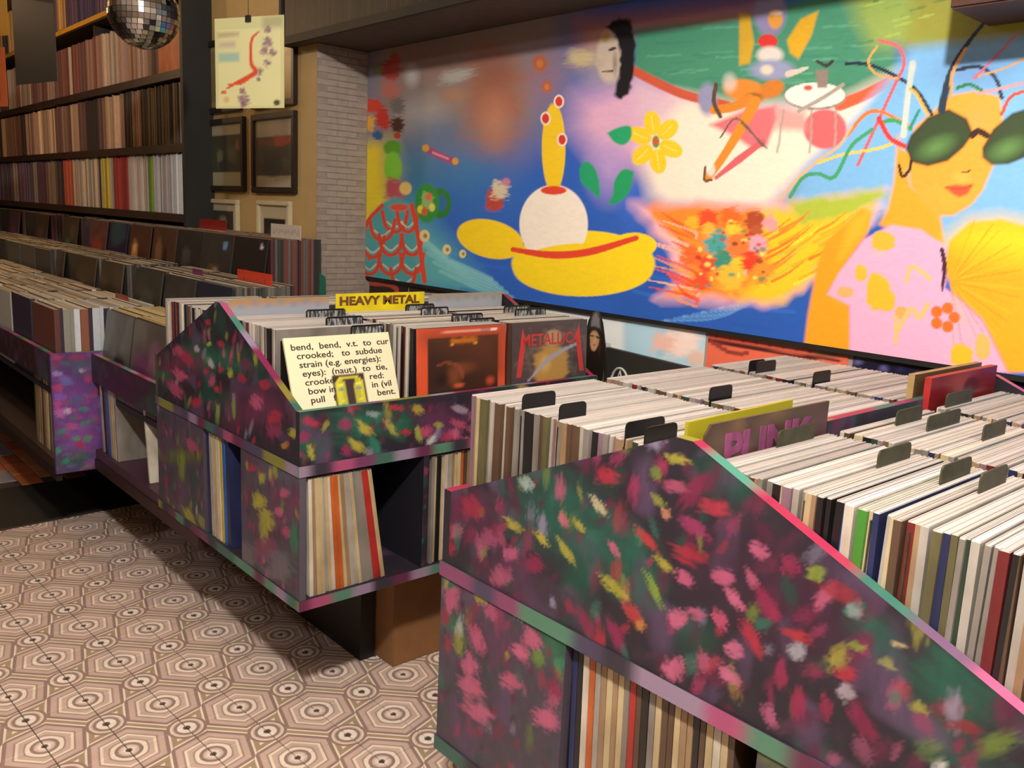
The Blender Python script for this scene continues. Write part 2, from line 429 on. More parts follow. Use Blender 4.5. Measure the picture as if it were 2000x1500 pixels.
struct('ceiling', (-9.3, -2.6, 2.9), (2.2, 2.3, 3.0), M_CEIL)
M_WALLB = plain('grey_white_brick', '8f8378', .8, var=.12, scale=25, bstr=.5)
M_CREAM = plain('cream_plaster', 'a58c5c', .75, var=.06, scale=8)
struct('wall_back', (-3.50, YW, 0), (2.2, YW + .1, 2.9), M_WALLB)
struct('wall_left', (-4.57, YP, 0), (-3.487, YW + .1, 2.9), M_CREAM)
struct('wall_shelves', (-9.3, 2.13, 0), (-4.57, 2.23, 2.9), plain('dark_shelf_wall', '3a2c22', .8))
struct('wall_far', (-9.4, -2.6, 0), (-9.3, 2.3, 2.9), plain('brown_far_wall', '4a3628', .8))
struct('wall_front', (-9.3, -2.7, 0), (2.2, -2.6, 2.9), plain('beige_front_wall', '6e5d4c', .8))
struct('wall_right', (2.2, -2.6, 0), (2.3, 2.3, 2.9), plain('beige_side_wall', '6e5d4c', .8))
# reveal of the mural niche: small whitewashed bricks on the end of the picture wall
rev = tag(box('trim_2', (-3.487, YP, 0), (-3.48, YW, 2.078), plain('brick_mortar', '867a70', .85)), kind='structure')
bm = bmesh.new(); addbox(bm, (0, -.0488, -.0123), (.003, .0488, .0123))
bmesh.ops.bevel(bm, geom=bm.edges[:], offset=.002, segments=1, affect='EDGES')
bme = bpy.data.meshes.new('brick'); bm.to_mesh(bme); bm.free(); bme.materials.append(M_WALLB)
for j in range(42):
    z = .99 + j * .026
    for k in range(3):
        y = YP + .045 + k * .1 + (.05 if j % 2 else 0)
        if y > YW - .04: continue
        o = bpy.data.objects.new('brick', bme); COL.objects.link(o); o.location = (-3.480, y, z); o.parent = rev

# ------------------------------------------------------------------ mural
def mural_paint(W, uv):
    px, py = proj(W)
    c = Canvas(px, py, '2a5cb8'); N = np.arange(len(px))
    A1 = lambda *p: [(540 + x / 2.42, y / 2.42) for x, y in p]
    A2 = lambda *p: [(1200 + x / 2.419, y / 2.419) for x, y in p]
    e1 = lambda x, y, rx, ry, h, **k: c.ell(540 + x / 2.42, y / 2.42, rx / 2.42, ry / 2.42, h, **k)
    e2 = lambda x, y, rx, ry, h, **k: c.ell(1200 + x / 2.419, y / 2.419, rx / 2.419, ry / 2.419, h, **k)
    l1 = lambda p, wd, h, **k: c.line(A1(*p), np.array(wd) / 2.42 if hasattr(wd, '__len__') else wd / 2.42, h, **k)
    l2 = lambda p, wd, h, **k: c.line(A2(*p), np.array(wd) / 2.419 if hasattr(wd, '__len__') else wd / 2.419, h, **k)
    # broad colour fields
    c.poly([(690, -40), (1120, -40), (1120, 130), (1060, 250), (980, 320), (860, 300), (690, 330)], '8a7c78', soft=60)
    c.ell(850, 120, 120, 60, '8d6a60', soft=.8, alpha=.8); c.ell(820, 230, 70, 60, 'a9a6a6', soft=.9, alpha=.8)
    c.ell(860, 260, 90, 50, '4f7096', soft=.8, alpha=.7); c.ell(1060, 150, 60, 90, '8a6a88', soft=.8, alpha=.7)
    c.ell(930, 370, 140, 90, '2f68b4', soft=.8); c.ell(900, 330, 90, 60, '3f7ea8', soft=.8, alpha=.6)
    c.poly([(700, 280), (770, 270), (790, 330), (760, 430), (735, 490), (700, 500)], 'dcc52c', soft=18)
    c.poly([(760, 280), (850, 290), (850, 420), (800, 440), (770, 380)], '3f7c9a', soft=30, alpha=.8)
    c.poly([(700, 480), (800, 400), (880, 480), (960, 580), (700, 560)], '58a9b0', soft=30)
    for k in range(6): c.line([(800 + k * 12, 440 + k * 18), (870 + k * 16, 500 + k * 14), (960 + k * 10, 545 + k * 9)], 9, '8fd0d0', alpha=.45)
    c.poly([(1130, 40), (1500, 0), (1500, 60), (1250, 70), (1130, 120)], 'a87068', soft=26)
    c.poly([(1130, 190), (1240, 150), (1420, 190), (1330, 330), (1240, 330), (1160, 300), (1120, 250)], 'd7a8c6', soft=36)
    c.ell(1190, 330, 60, 90, 'b79ad2', soft=.9, alpha=.8); c.ell(1180, 120, 70, 70, 'b3a08e', soft=.8, alpha=.7)
    c.ell(1240, 400, 45, 70, '3a68cc', soft=.8, alpha=.8)
    c.poly([(1240, 60), (1450, 34), (1700, -40), (1790, -40), (1740, 80), (1760, 150), (1660, 190), (1430, 210), (1330, 180), (1236, 140)], '43896c', soft=10)
    for k in range(46):
        rs = np.random.RandomState(k); x = 1260 + rs.rand() * 450; y = 50 + rs.rand() * 120
        c.line([(x, y), (x + 40 + 50 * rs.rand(), y - 3)], 5, rs.choice(['3c7d66', '579c78', '2f7a68', '66a88a']), alpha=.5)
    c.poly([(1640, -40), (1960, -60), (1900, 70), (1800, 100), (1700, 90), (1680, 50)], '8fa552', soft=24)
    c.poly([(1790, -40), (2100, -40), (2100, 80), (1900, 95), (1770, 85)], '8f8f3a', soft=20)
    for k in range(20):
        rs = np.random.RandomState(50 + k); x = 1650 + rs.rand() * 260; y = rs.rand() * 90
        c.line([(x, y), (x + 30, y - 8)], 5, rs.choice(['c8c878', '3f7a3c', 'a8c060', '7a9a48']), alpha=.55)
    c.poly([(1320, 185), (1430, 205), (1640, 200), (1760, 140), (1720, 210), (1640, 280), (1560, 350), (1500, 410), (1300, 402), (1270, 380), (1250, 300), (1290, 210)], 'f5e2cf', soft=22)
    c.poly([(1240, 150), (1340, 190), (1300, 240), (1240, 230)], 'd8b8c8', soft=16, alpha=.8)
    c.line([(1232, 135), (1290, 165), (1340, 186), (1420, 206)], 20, 'c2553c'); c.line([(1640, 205), (1690, 185), (1750, 152)], [26, 24, 20], 'e2603c')
    c.poly([(1540, 400), (1570, 330), (1650, 250), (1720, 170), (1780, 95), (2100, 60), (2100, 470), (1860, 500), (1700, 440), (1560, 440)], '78b2e2', soft=14)
    c.ell(1900, 140, 120, 60, '6d92c8', soft=.9, alpha=.6)
    # deep blue water
    c.poly([(1200, 470), (1260, 500), (1310, 560), (1400, 600), (1560, 560), (1720, 420), (1760, 440), (1640, 560), (1600, 700), (1200, 640)], '2456ae', soft=16)
    for k in range(16): c.line([(1290 + k * 9, 628 - k * 2), (1420 + k * 6, 615 - k * 3), (1560 + k * 5, 520 - k * 5), (1680 + k * 3, 440 - k * 2)], 6, ['3f7fd0', '7fb0e0', '1d4a9c', '5a95d8'][k % 4], alpha=.5)
    for k in range(26):
        rs = np.random.RandomState(90 + k); x = 820 + rs.rand() * 700; y = 440 + rs.rand() * 190
        c.line([(x, y), (x + 60, y + 14), (x + 110, y + 20)], 9, rs.choice(['2f6ad0', '1f4fa8', '3a78d8']), alpha=.35)
    # flaming cluster
    c.poly([(1238, 398), (1290, 400), (1380, 396), (1500, 405), (1570, 392), (1725, 372), (1700, 440), (1610, 500), (1570, 565), (1500, 596), (1400, 590), (1280, 585), (1330, 552), (1310, 500), (1270, 440)], 'f3b7bd', soft=14, wob=8)
    c.poly([(1262, 404), (1380, 404), (1500, 412), (1560, 408), (1600, 430), (1560, 560), (1490, 588), (1400, 578), (1300, 580), (1345, 548), (1325, 480)], 'f28a32', soft=10, wob=9, seed=2)
    c.poly([(1480, 410), (1600, 410), (1700, 400), (1640, 470), (1590, 540), (1530, 588), (1440, 588), (1500, 520)], 'f4c326', soft=14, wob=6, seed=4)
    c.poly([(1540, 395), (1720, 368), (1730, 385), (1640, 430), (1560, 440)], 'a6b83e', soft=10, wob=5)
    for k in range(34):
        rs = np.random.RandomState(200 + k); t = rs.rand(); x = 1480 + t * 130; y = 430 + rs.rand() * 130
        c.line([(x, y), (x + 34, y - 18), (x + 62, y - 40)], [7, 5, 2], rs.choice(['f0782c', 'f7dc3a', 'f2a024', 'e85a24', 'b8b83a']), alpha=.75)
    for k in range(26):
        rs = np.random.RandomState(300 + k); y = 405 + rs.rand() * 160
        c.line([(1262 + rs.rand() * 60, y), (1320 + rs.rand() * 40, y + 20), (1360, y + 34)], [3, 8, 4], rs.choice(['f05a24', 'f7c0a8', 'f59a30', 'e8401e']), alpha=.7)
    for x, y, r, h in ((1383, 430, 24, 'e8502a'), (1430, 428, 26, 'ec6a2a'), (1474, 432, 24, 'a8482a'), (1504, 436, 18, 'f09aa0'), (1384, 448, 17, 'f5b440'), (1432, 450, 18, 'f7c83c'), (1476, 452, 15, 'b05a32'), (1352, 436, 16, 'f7b030'), (1350, 500, 22, 'ef6a30'), (1400, 478, 30, '48a0a0'), (1440, 482, 30, 'f07a3a'), (1480, 478, 22, 'f2a0b4'), (1412, 512, 24, '3c8a78'), (1440, 520, 20, 'd8c83a'), (1466, 512, 24, 'e8402a'), (1380, 515, 20, 'd84a30'), (1430, 545, 34, 'e0b838'), (1490, 530, 26, 'f09030'), (1370, 550, 20, 'e85030')):
        c.ell(x, y, r, r * 1.05, h, soft=.4, dry=.5, seed=int(x))
    for k in range(40):
        rs = np.random.RandomState(400 + k); c.ell(1360 + rs.rand() * 140, 420 + rs.rand() * 140, 4 + 5 * rs.rand(), 3 + 4 * rs.rand(), rs.choice(['7a3a20', 'f7e070', '3f8f86', 'c02a24', 'f5b0b8', '5a8a4a']), soft=.5, alpha=.8)
    # seated winged figure at a round table
    c.poly(A2((450, 590), (620, 520), (760, 500), (770, 560), (720, 690), (650, 700), (560, 640)), 'd67078', soft=5); e2(995, 610, 108, 100, 'da666a', soft=.12)
    c.poly(A2((760, 500), (900, 530), (920, 620), (760, 610)), 'd88a88', soft=8, alpha=.8); l2([(480, 840), (580, 760), (700, 670)], [20, 40, 30], 'd06068')
    c.poly(A2((590, 60), (640, 70), (660, 200), (640, 300), (590, 310)), 'caa02c', soft=3); c.poly(A2((815, 190), (880, 90), (965, 50), (930, 170), (870, 280), (830, 250)), 'd2a224', soft=3)
    e2(735, 60, 90, 130, '8a83ac', soft=.3); e2(760, 90, 40, 55, 'd9953c', soft=.3); e2(765, 60, 40, 16, 'e4dccb', soft=.5, alpha=.7)
    e2(725, 195, 50, 36, 'cf3430', soft=.15); e2(735, 260, 75, 50, 'd9cfc8', soft=.4); e2(745, 330, 130, 60, '8f95b8', soft=.4); e2(720, 330, 40, 30, 'd8cdb8', soft=.5)
    l2([(820, 350), (870, 335), (910, 320)], [34, 24, 14], 'cfc2b4')
    e2(620, 430, 120, 62, 'd98632', soft=.25, ang=10); e2(745, 420, 68, 48, 'c9782c', soft=.3, ang=-20); e2(660, 460, 55, 30, '4a2c18', soft=.6, alpha=.7); e2(545, 390, 45, 60, 'd8d2cc', soft=.6, alpha=.6)
    e2(440, 470, 55, 95, '8f90b2', soft=.4); l2([(470, 520), (560, 505), (640, 470)], [46, 50, 56], 'd4822e'); l2([(480, 400), (470, 480), (500, 550)], 22, '5a4434')
    l2([(665, 480), (600, 600), (540, 700), (480, 790), (440, 840)], [60, 52, 44, 40, 44], 'e38a2c'); l2([(430, 790), (425, 850), (460, 850)], 14, '6a4a34'); e2(455, 800, 26, 40, 'efe6dc', soft=.4, alpha=.8)
    for p in (((500, 650), (580, 560), (700, 690)), ((720, 700), (600, 580))): l2(p, 9, '6f5a50')
    for x in (800, 930, 1045): l2([(x, 520), (x - 15 if x < 900 else x, 620), (x - 30 if x < 900 else x - 10, 720)], 12, 'a89890', alpha=.8)
    e2(948, 455, 152, 66, '8f857a', soft=.05); e2(948, 450, 146, 60, 'e9e4dc', soft=.05); l2([(870, 525), (980, 465), (1080, 400)], 20, 'a49a90')
    c.poly(A2((950, 330), (1010, 330), (1005, 415), (960, 415)), '8a7a70', soft=2); l2([(960, 290), (1000, 310), (1030, 290)], 18, '3a3430'); e2(915, 415, 26, 16, 'c0584e', soft=.4)
    # woman with big green sunglasses
    c.poly(A2((1000, 1140), (1165, 985), (1215, 1000), (1200, 1090), (1110, 1230), (1010, 1380), (1115, 1440), (1115, 1760), (880, 1760), (915, 1480), (960, 1240)), 'f39a1e', soft=4)
    c.poly(A2((1115, 1040), (1190, 990), (1215, 1005), (1180, 1100), (1060, 1230)), 'f5ad2c', soft=10)
    c.poly(A2((1340, 640), (1320, 860), (1290, 990), (1250, 1060), (1330, 1100), (1560, 1150), (1540, 1020), (1500, 960), (1400, 880)), 'f2a12c', soft=5)
    c.poly(A2((1590, 450), (1700, 430), (1820, 455), (1840, 600), (1800, 760), (1740, 900), (1690, 965), (1600, 1020), (1530, 1020), (1460, 960), (1400, 880), (1380, 760), (1420, 600)), 'efa23c', soft=4)
    e2(1560, 930, 130, 80, 'e9a83c', soft=.8, alpha=.8); e2(1720, 560, 110, 110, 'dda050', soft=.8, alpha=.8); e2(1640, 840, 60, 40, 'f3b04c', soft=.8)
    c.poly(A2((1560, 885), (1610, 872), (1650, 876), (1695, 870), (1670, 915), (1630, 932), (1600, 918)), 'dd5636', soft=3); l2([(1570, 885), (1630, 893), (1690, 875)], 6, 'b8402a')
    l2([(1645, 812), (1668, 815), (1678, 806)], 10, '7a4a1c')
    for pts in (((1375, 700), (1400, 640), (1480, 555), (1580, 515), (1665, 560), (1695, 630), (1650, 695), (1575, 760), (1480, 785), (1400, 765)), ((1738, 700), (1790, 610), (1880, 535), (1990, 500), (2040, 640), (1960, 735), (1860, 775), (1780, 778), (1740, 745))):
        q = A2(*pts); c.poly(q, '2a1c16', soft=3)
        m = np.mean(q, 0); qi = [m + (np.array(k) - m) * .94 for k in q]; c.poly(qi, '35462c', soft=3)
        c.ell(m[0] - 4, m[1] + 14, 52, 26, '5f8a4c', ang=-25, soft=.9, alpha=.9)
    l2([(1690, 640), (1720, 620), (1760, 640)], 34, '3a2418')
    e2(1365, 760, 34, 60, 'f0a030', soft=.3); l2([(1345, 780), (1360, 835), (1395, 800), (1400, 760)], 16, '3a2a20')
    c.poly(A2((1005, 1390), (1060, 1290), (1180, 1130), (1310, 1062), (1450, 1085), (1565, 1165), (1585, 1260), (1560, 1360), (1650, 1430), (1740, 1520), (1860, 1760), (1110, 1760), (1112, 1445)), 'f0a9cb', soft=3)
    c.poly(A2((1580, 1140), (1680, 1050), (1830, 1036), (1960, 1075), (2100, 1100), (2100, 1760), (1860, 1760), (1740, 1510), (1600, 1380), (1560, 1260)), 'f6a41e', soft=4)
    c.poly(A2((1590, 1130), (1680, 1055), (1830, 1040), (2100, 1090), (2100, 1250), (1700, 1200)), 'f7c822', soft=30)
    for k in range(22): l2([(1590, 1330), (1590 + 330 * math.cos(-1.2 + k * .13), 1330 + 330 * math.sin(-1.2 + k * .13))], 10, ['f29a1a', 'f8b92c', 'f0861a'][k % 3], alpha=.45)
    for x, y, rx, ry, h in ((1270, 1140, 62, 52, 'f2b038'), (1165, 1290, 32, 44, 'f4b23c'), (1245, 1380, 62, 98, 'f3b12e'), (1290, 1420, 40, 60, 'f3b12e'), (1640, 1680, 60, 60, 'f2b42a'), (1360, 1480, 40, 34, 'f2a45a'), (1740, 1640, 40, 70, 'f0b060'), (1090, 1380, 44, 30, 'efa86a')):
        e2(x, y, rx, ry, h, soft=.15, dry=.2)
    l2([(1380, 1330), (1400, 1260), (1460, 1290), (1490, 1320)], 22, 'f2b878'); l2([(1340, 1560), (1400, 1460), (1440, 1500), (1480, 1440)], 26, 'f2b878'); l2([(1330, 1500), (1330, 1620)], 22, 'f2b878')
    for k in range(5): e2(1560 + 46 * math.cos(k * 1.257), 1500 + 46 * math.sin(k * 1.257), 30, 30, 'ee6a24', soft=.2)
    l2([(1548, 1180), (1560, 1260), (1550, 1370)], [22, 26, 12], '3a2238'); e2(1250, 1200, 40, 16, 'eeb0c0', soft=.5)
    # ribbons of hair
    for p, wd, h in ((((1095, 300), (1200, 305), (1330, 360), (1430, 430), (1500, 540)), 18, '1d2b40'), (((1790, 60), (1680, 190), (1590, 340), (1545, 520)), [14, 22, 34, 44], '27384a'), (((1620, 330), (1720, 315), (1800, 370), (1830, 460)), 20, '2a3446'), (((1620, 415), (1680, 400), (1740, 430)), 18, '2f7a4a'), (((1250, 190), (1340, 220), (1370, 300), (1330, 390), (1270, 520), (1150, 780)), 17, 'd8606a'), (((1100, 640), (1180, 545), (1260, 528), (1400, 600)), 20, 'f07a3a'), (((960, 770), (1080, 730), (1230, 705), (1310, 680)), 15, 'f2c850'), (((830, 930), (890, 840), (960, 820), (1040, 835), (1120, 690), (1220, 610)), 20, '3f9a6a'), (((1270, 575), (1330, 570), (1400, 610)), 22, '3a9a5a'), (((1250, 560), (1300, 650), (1370, 690)), 26, 'd83a3a'), (((1410, 300), (1390, 430), (1365, 640)), 34, 'c4cdc8'), (((1240, 220), (1200, 290), (1240, 350), (1340, 370)), 12, 'e0a050'), (((1480, 540), (1430, 450), (1400, 420)), 18, 'e0b048'), (((1660, 230), (1600, 340), (1590, 460)), 18, 'd8a060'), (((1900, 160), (1780, 290), (1700, 370)), 12, 'd06a80'), (((1950, 270), (1850, 320), (1720, 360)), 12, 'd0a070'), (((1940, 390), (1820, 420), (1720, 440)), 18, 'c89aa0'), (((1940, 430), (1870, 460), (1830, 540)), 18, 'd0503a'), (((1440, 520), (1420, 560), (1400, 600)), 16, '2f8a7a'), (((780, 950), (860, 850), (960, 760), (1060, 690), (1120, 600)), 14, 'f0b088')):
        l2(p, wd, h)
    # pale head with long black hair, in profile
    e1(1440, 275, 95, 55, 'c2b489', soft=.6, dry=.4); e1(1575, 270, 72, 140, 'c0b0a0', soft=.25); e1(1530, 300, 30, 24, 'b8a898', soft=.4)
    c.poly(A1((1560, 130), (1620, 82), (1670, 100), (1695, 200), (1690, 330), (1665, 440), (1630, 468), (1598, 450), (1622, 350), (1622, 240), (1600, 160)), '121217', soft=3, wob=3)
    e1(1555, 170, 26, 40, 'b89858', soft=.5); l1([(1575, 235), (1600, 228)], 14, '4a3a34'); l1([(1540, 340), (1590, 335)], 8, '5a403a'); e1(1600, 300, 18, 80, '4a4444', soft=.9, alpha=.6)
    # soft terracotta cloud (plain stand-in) and a pale wisp beside it
    e1(1030, 470, 200, 330, '9c6048', soft=.7, alpha=.95, dry=.25); e1(1030, 330, 140, 150, '8d5a4c', soft=.8, alpha=.8); e1(1030, 570, 110, 180, 'c08a72', soft=.9, alpha=.6)
    e1(850, 360, 110, 42, 'a9a8a2', soft=.6, ang=-14, dry=.4); e1(840, 450, 90, 50, 'a87a58', soft=.8, alpha=.8); e1(640, 360, 50, 70, 'b6b0aa', soft=.8)
    # figure in a scalloped dress, flowers, pots
    for x, y, rx, ry, h in ((480, 330, 30, 30, '6f7a4a'), (540, 330, 60, 50, 'a03a32'), (560, 280, 30, 40, 'a8423a'), (540, 420, 60, 50, 'b06a60'), (460, 500, 50, 40, 'c8402e'), (500, 560, 40, 60, 'c03428'), (440, 580, 30, 50, 'd8a03a'), (570, 500, 40, 50, '6f6a66'), (570, 590, 38, 46, '4a2c20'), (480, 640, 30, 26, '2c5a8c'), (570, 640, 20, 20, 'b0402c')):
        e1(x, y, rx, ry, h, soft=.35, dry=.5, seed=x)
    e1(548, 700, 50, 44, '5a9a2c', soft=.3); e1(550, 790, 46, 80, '7cc43a', soft=.2); e1(560, 900, 60, 70, 'b0505a', soft=.4, dry=.4); e1(610, 890, 34, 36, 'd8c070', soft=.3)
    c.poly(A1((500, 960), (560, 930), (630, 960), (680, 1150), (712, 1340), (400, 1300), (405, 1120), (450, 1010)), '4f9fa4', soft=4)
    for i, (x, y, r) in enumerate(((560, 1040, 60), (620, 1040, 50), (500, 1080, 60), (455, 1160, 55), (540, 1150, 55), (640, 1150, 50), (440, 1240, 50), (540, 1240, 60), (640, 1240, 55), (600, 1310, 60))):
        l1([(x - r, y - 40), (x - r * .7, y + 30), (x, y + 56), (x + r * .7, y + 30), (x + r, y - 40)], 19, 'd6482f'); l1([(x - r * .6, y + 10), (x, y + 34), (x + r * .6, y + 10)], 10, 'd8c8b4', alpha=.8)
    l1([(500, 970), (430, 1050), (408, 1160), (440, 1220)], 20, 'd6482f'); l1([(640, 970), (670, 1120), (700, 1330)], 24, 'd6482f'); e1(580, 980, 56, 22, 'd8503c', soft=.4)
    e1(775, 960, 55, 75, '267a34', soft=.1); e1(780, 960, 26, 44, '2f68a0', soft=.2); e1(712, 960, 62, 100, '2f8c3a', soft=.15); e1(712, 950, 34, 50, '8ab06a', soft=.3, dry=.5)
    for x, y, h in ((680, 990, 'e0c83c'), (720, 930, 'd86a4a'), (735, 980, 'd8d060'), (700, 1000, 'c85a3a')): e1(x, y, 18, 24, h, soft=.4)
    l1([(705, 700), (770, 735), (845, 765)], 40, '9c4a76'); e1(705, 700, 20, 20, 'c8a040', soft=.3); e1(845, 762, 18, 20, 'c8a040', soft=.3); l1([(740, 722), (810, 750)], 12, 'd88aa8')
    e1(1030, 950, 50, 60, 'b04438', soft=.25, dry=.4); e1(1055, 900, 50, 56, 'cfc0a4', soft=.4, dry=.6); e1(1085, 860, 26, 24, 'c07a8c', soft=.5)
    for x, y, r in ((700, 1115, 26), (805, 1180, 22), (880, 1200, 18)): e1(x, y, r, r * 1.2, 'd8c890', soft=.15); e1(x + 3, y, r * .45, r * .55, '8a7a40', soft=.5)
    for x, y, r in ((1245, 300, 42, ), (1278, 410, 30)): e1(x, y, r, r * 1.2, 'b06038', soft=.4); e1(x, y, r * .5, r * .6, 'c87848', soft=.5)
    # flower and leaves
    for k in range(6):
        a = k * math.pi / 3 + .35; e1(1790 + 78 * math.cos(a), 672 + 92 * math.sin(a), 62, 42, 'efc92c', ang=math.degrees(math.atan2(math.sin(a) * 1.15, math.cos(a))), soft=.12)
        l1([(1790 + 40 * math.cos(a), 672 + 46 * math.sin(a)), (1790 + 110 * math.cos(a), 672 + 130 * math.sin(a))], [4, 22], 'f7ee9a', alpha=.7)
    e1(1793, 670, 20, 34, '5a8a3a', soft=.3); e1(1793, 668, 13, 18, 'd8502e', soft=.3)
    c.poly(smooth(A1((1562, 628), (1620, 600), (1672, 598), (1676, 650), (1640, 686), (1595, 670), (1562, 628))), '23a06a', soft=2)
    c.poly(smooth(A1((1432, 800), (1460, 762), (1500, 790), (1525, 860), (1525, 935), (1490, 905), (1440, 860), (1432, 800))), '1f9a66', soft=2)
    c.poly(smooth(A1((1690, 810), (1640, 800), (1600, 850), (1590, 920), (1570, 962), (1620, 955), (1670, 900), (1690, 810))), '1f9a60', soft=2)
    # plain rounded yellow, white and red forms (generic stand-in)
    e1(1450, 1245, 345, 158, 'f2d31f', soft=.04); e1(1010, 1130, 165, 92, 'f0cd20', soft=.06, ang=14); e1(1690, 1160, 110, 62, 'f2d31f', soft=.06)
    e1(1310, 1060, 165, 190, 'efe6d8', soft=.04); c.poly(A1((1110, 1150), (1760, 1110), (1760, 1420), (1110, 1420)), 'f2d31f', alpha=0)
    e1(1450, 1275, 335, 128, 'f2d31f', soft=.04); l1([(1118, 1180), (1300, 1205), (1480, 1190), (1700, 1125)], [26, 40, 40, 26], 'd9432b')
    e1(1310, 700, 58, 220, 'edc623', soft=.08); e1(1310, 900, 66, 22, 'd9432b', soft=.15)
    for x, y in ((1272, 560), (1350, 660), (1335, 480)): e1(x, y, 26, 34, 'efe0d0', soft=.12); e1(x, y, 18, 25, 'cf3a2c', soft=.12)
    c.c *= (.97 + .06 * vn(px / 9, py / 4, 4))[:, None]
    return c.c
MURX0, MURX1, MURZ0, MURZ1 = -3.478, 0.55, 1.096, 2.079
mural = empty('mural', ((MURX0 + MURX1) / 2, YW - .01, MURZ0), 'long psychedelic painted mural board with yellow shapes and a woman in sunglasses', 'mural')
panel('painted_board', [(0, 0), (MURX1 - MURX0, 0), (MURX1 - MURX0, MURZ1 - MURZ0), (0, MURZ1 - MURZ0)], (MURX0, YW - .022, MURZ0), (1, 0, 0), (0, 0, 1), (0, -1, 0),   .02, .0035, mural_paint, mural, M_MURAL, edge=False)
box('lower_rail', (MURX0, YW - .020, MURZ0 - .014), (MURX1, YW, MURZ0), M_BLACK, mural)

# ------------------------------------------------------------------ posters low on the mural wall
def poster(name, x0, x1, z0, z1, label, paint, y=YW - .003, res=.006, tilt=0, thick=.002):
    o = panel(name, [(0, 0), (x1 - x0, 0), (x1 - x0, z1 - z0), (0, z1 - z0)], (x0, y, z0), (1, 0, 0), (0, 0, 1), (0, -1, 0), thick, res, paint, None, M_PRINT, edge=False)
    return tag(o, label, 'poster')
def p_sky(W, uv):
    c = Canvas(*proj(W), 'dfe6e6'); c.poly([(1218, 600), (1400, 620), (1400, 760), (1218, 760)], 'a9cfe2', soft=6)
    c.ell(1330, 672, 46, 34, 'ecd6cc', soft=.4, dry=.5); c.ell(1295, 672, 30, 26, 'e3b9ae', soft=.5, dry=.5); c.ell(1345, 645, 26, 24, 'efe0d8', soft=.6); c.ell(1360, 700, 24, 20, 'd8bcae', soft=.5); c.ell(1290, 690, 12, 10, '9cc6d8', soft=.5)
    return c.c
poster('sky_poster', -2.30, -1.575, .72, 1.083, 'white and pale blue cloud poster pasted under the mural', p_sky)
def p_coral(W, uv):
    c = Canvas(*proj(W), 'd8664e'); c.poly([(1380, 640), (1660, 680), (1660, 700), (1380, 664)], 'b0483c', soft=6)
    c.line([(1380, 664), (1450, 676), (1560, 695), (1640, 705)], 6, '4a1c1c'); c.line([(1390, 668), (1430, 690), (1460, 690)], 9, '8a3a30'); c.ell(1620, 690, 46, 12, '7a5038', soft=.6)
    for k in range(8): c.ell(1400 + k * 26, 657 + k * 4.4, 3, 3, '6a2a26')
    return c.c
poster('coral_poster', -1.565, -1.115, .76, 1.083, 'coral red poster with dark lines pasted under the mural', p_coral)
def p_night(W, uv):
    c = Canvas(*proj(W), '14142a')
    for k in range(40):
        rs = np.random.RandomState(k); c.ell(1660 + 320 * rs.rand(), 690 + 60 * rs.rand(), 14, 8, rs.choice(['6a68a8', '2a2a58', '0c0c18', '8a88b8']), soft=.8, alpha=.7)
    return c.c
poster('night_poster', -1.10, -0.35, .76, 1.08, 'dark navy blotched poster pasted under the mural', p_night)
def p_dark(W, uv):
    c = Canvas(*proj(W), '1c1413'); c.line([(716, 552), (770, 560), (774, 590)], 10, 'b8402e'); c.line([(716, 552), (716, 600)], 8, '983426'); return c.c
poster('dark_poster', -3.47, -3.16, .80, 1.075, 'small black poster with red border under the mural', p_dark)
poster('grey_poster', -3.15, -2.55, .80, 1.075, 'dark grey sheet under the left half of the mural', lambda W, uv: np.tile(S('2c2826'), (len(uv), 1)))
# black board with a ringed letter A, standing against the wall behind the racks
bb = empty('black_board', (-1.77, 2.16, .55), 'black board with a white ringed letter A fixed to the wall under the cloud poster', 'board')
bq = [at(1187, 678, 1, 2.165), at(1378, 722, 1, 2.165)]
bm = bmesh.new(); z0 = .55
pts = [(bq[0][0], z0), (bq[1][0] + .03, z0), (bq[1][0] + .03, bq[1][2] - .005), (bq[0][0], bq[0][2])]
fv = [bm.verts.new((x, 2.155, z)) for x, z in pts]; bv = [bm.verts.new((x, 2.175, z)) for x, z in pts]
bm.faces.new(fv); bm.faces.new(bv[::-1])
for i in range(4): bm.faces.new((fv[i], bv[i], bv[(i + 1) % 4], fv[(i + 1) % 4]))
bmesh.ops.recalc_face_normals(bm, faces=bm.faces[:])
bm_obj('board', bm, plain('matt_black_card', '1b1a18', .7, var=.2), bb)
bm = bmesh.new(); ctr = at(1209, 748, 1, 2.152)
tube(bm, [(ctr[0] + .036 * math.cos(k * math.pi / 10), 2.153, ctr[2] + .05 * math.sin(k * math.pi / 10)) for k in range(21)], .004, 6)
tube(bm, [(ctr[0] - .03, 2.153, ctr[2] - .05), (ctr[0], 2.153, ctr[2] + .04), (ctr[0] + .03, 2.153, ctr[2] - .05)], .0035, 6)
tube(bm, [(ctr[0] - .022, 2.153, ctr[2] + .004), (ctr[0] + .026, 2.153, ctr[2] - .006)], .0035, 6)
bm_obj('ringed_letter', bm, plain('grey_white_paint', 'a9aaa6', .6), bb)
box('side_edge', (bq[0][0] - .02, 2.15, .55), (bq[0][0], 2.18, bq[0][2] + .01), plain('pale_board_edge', 'b8aeb0', .6), bb)

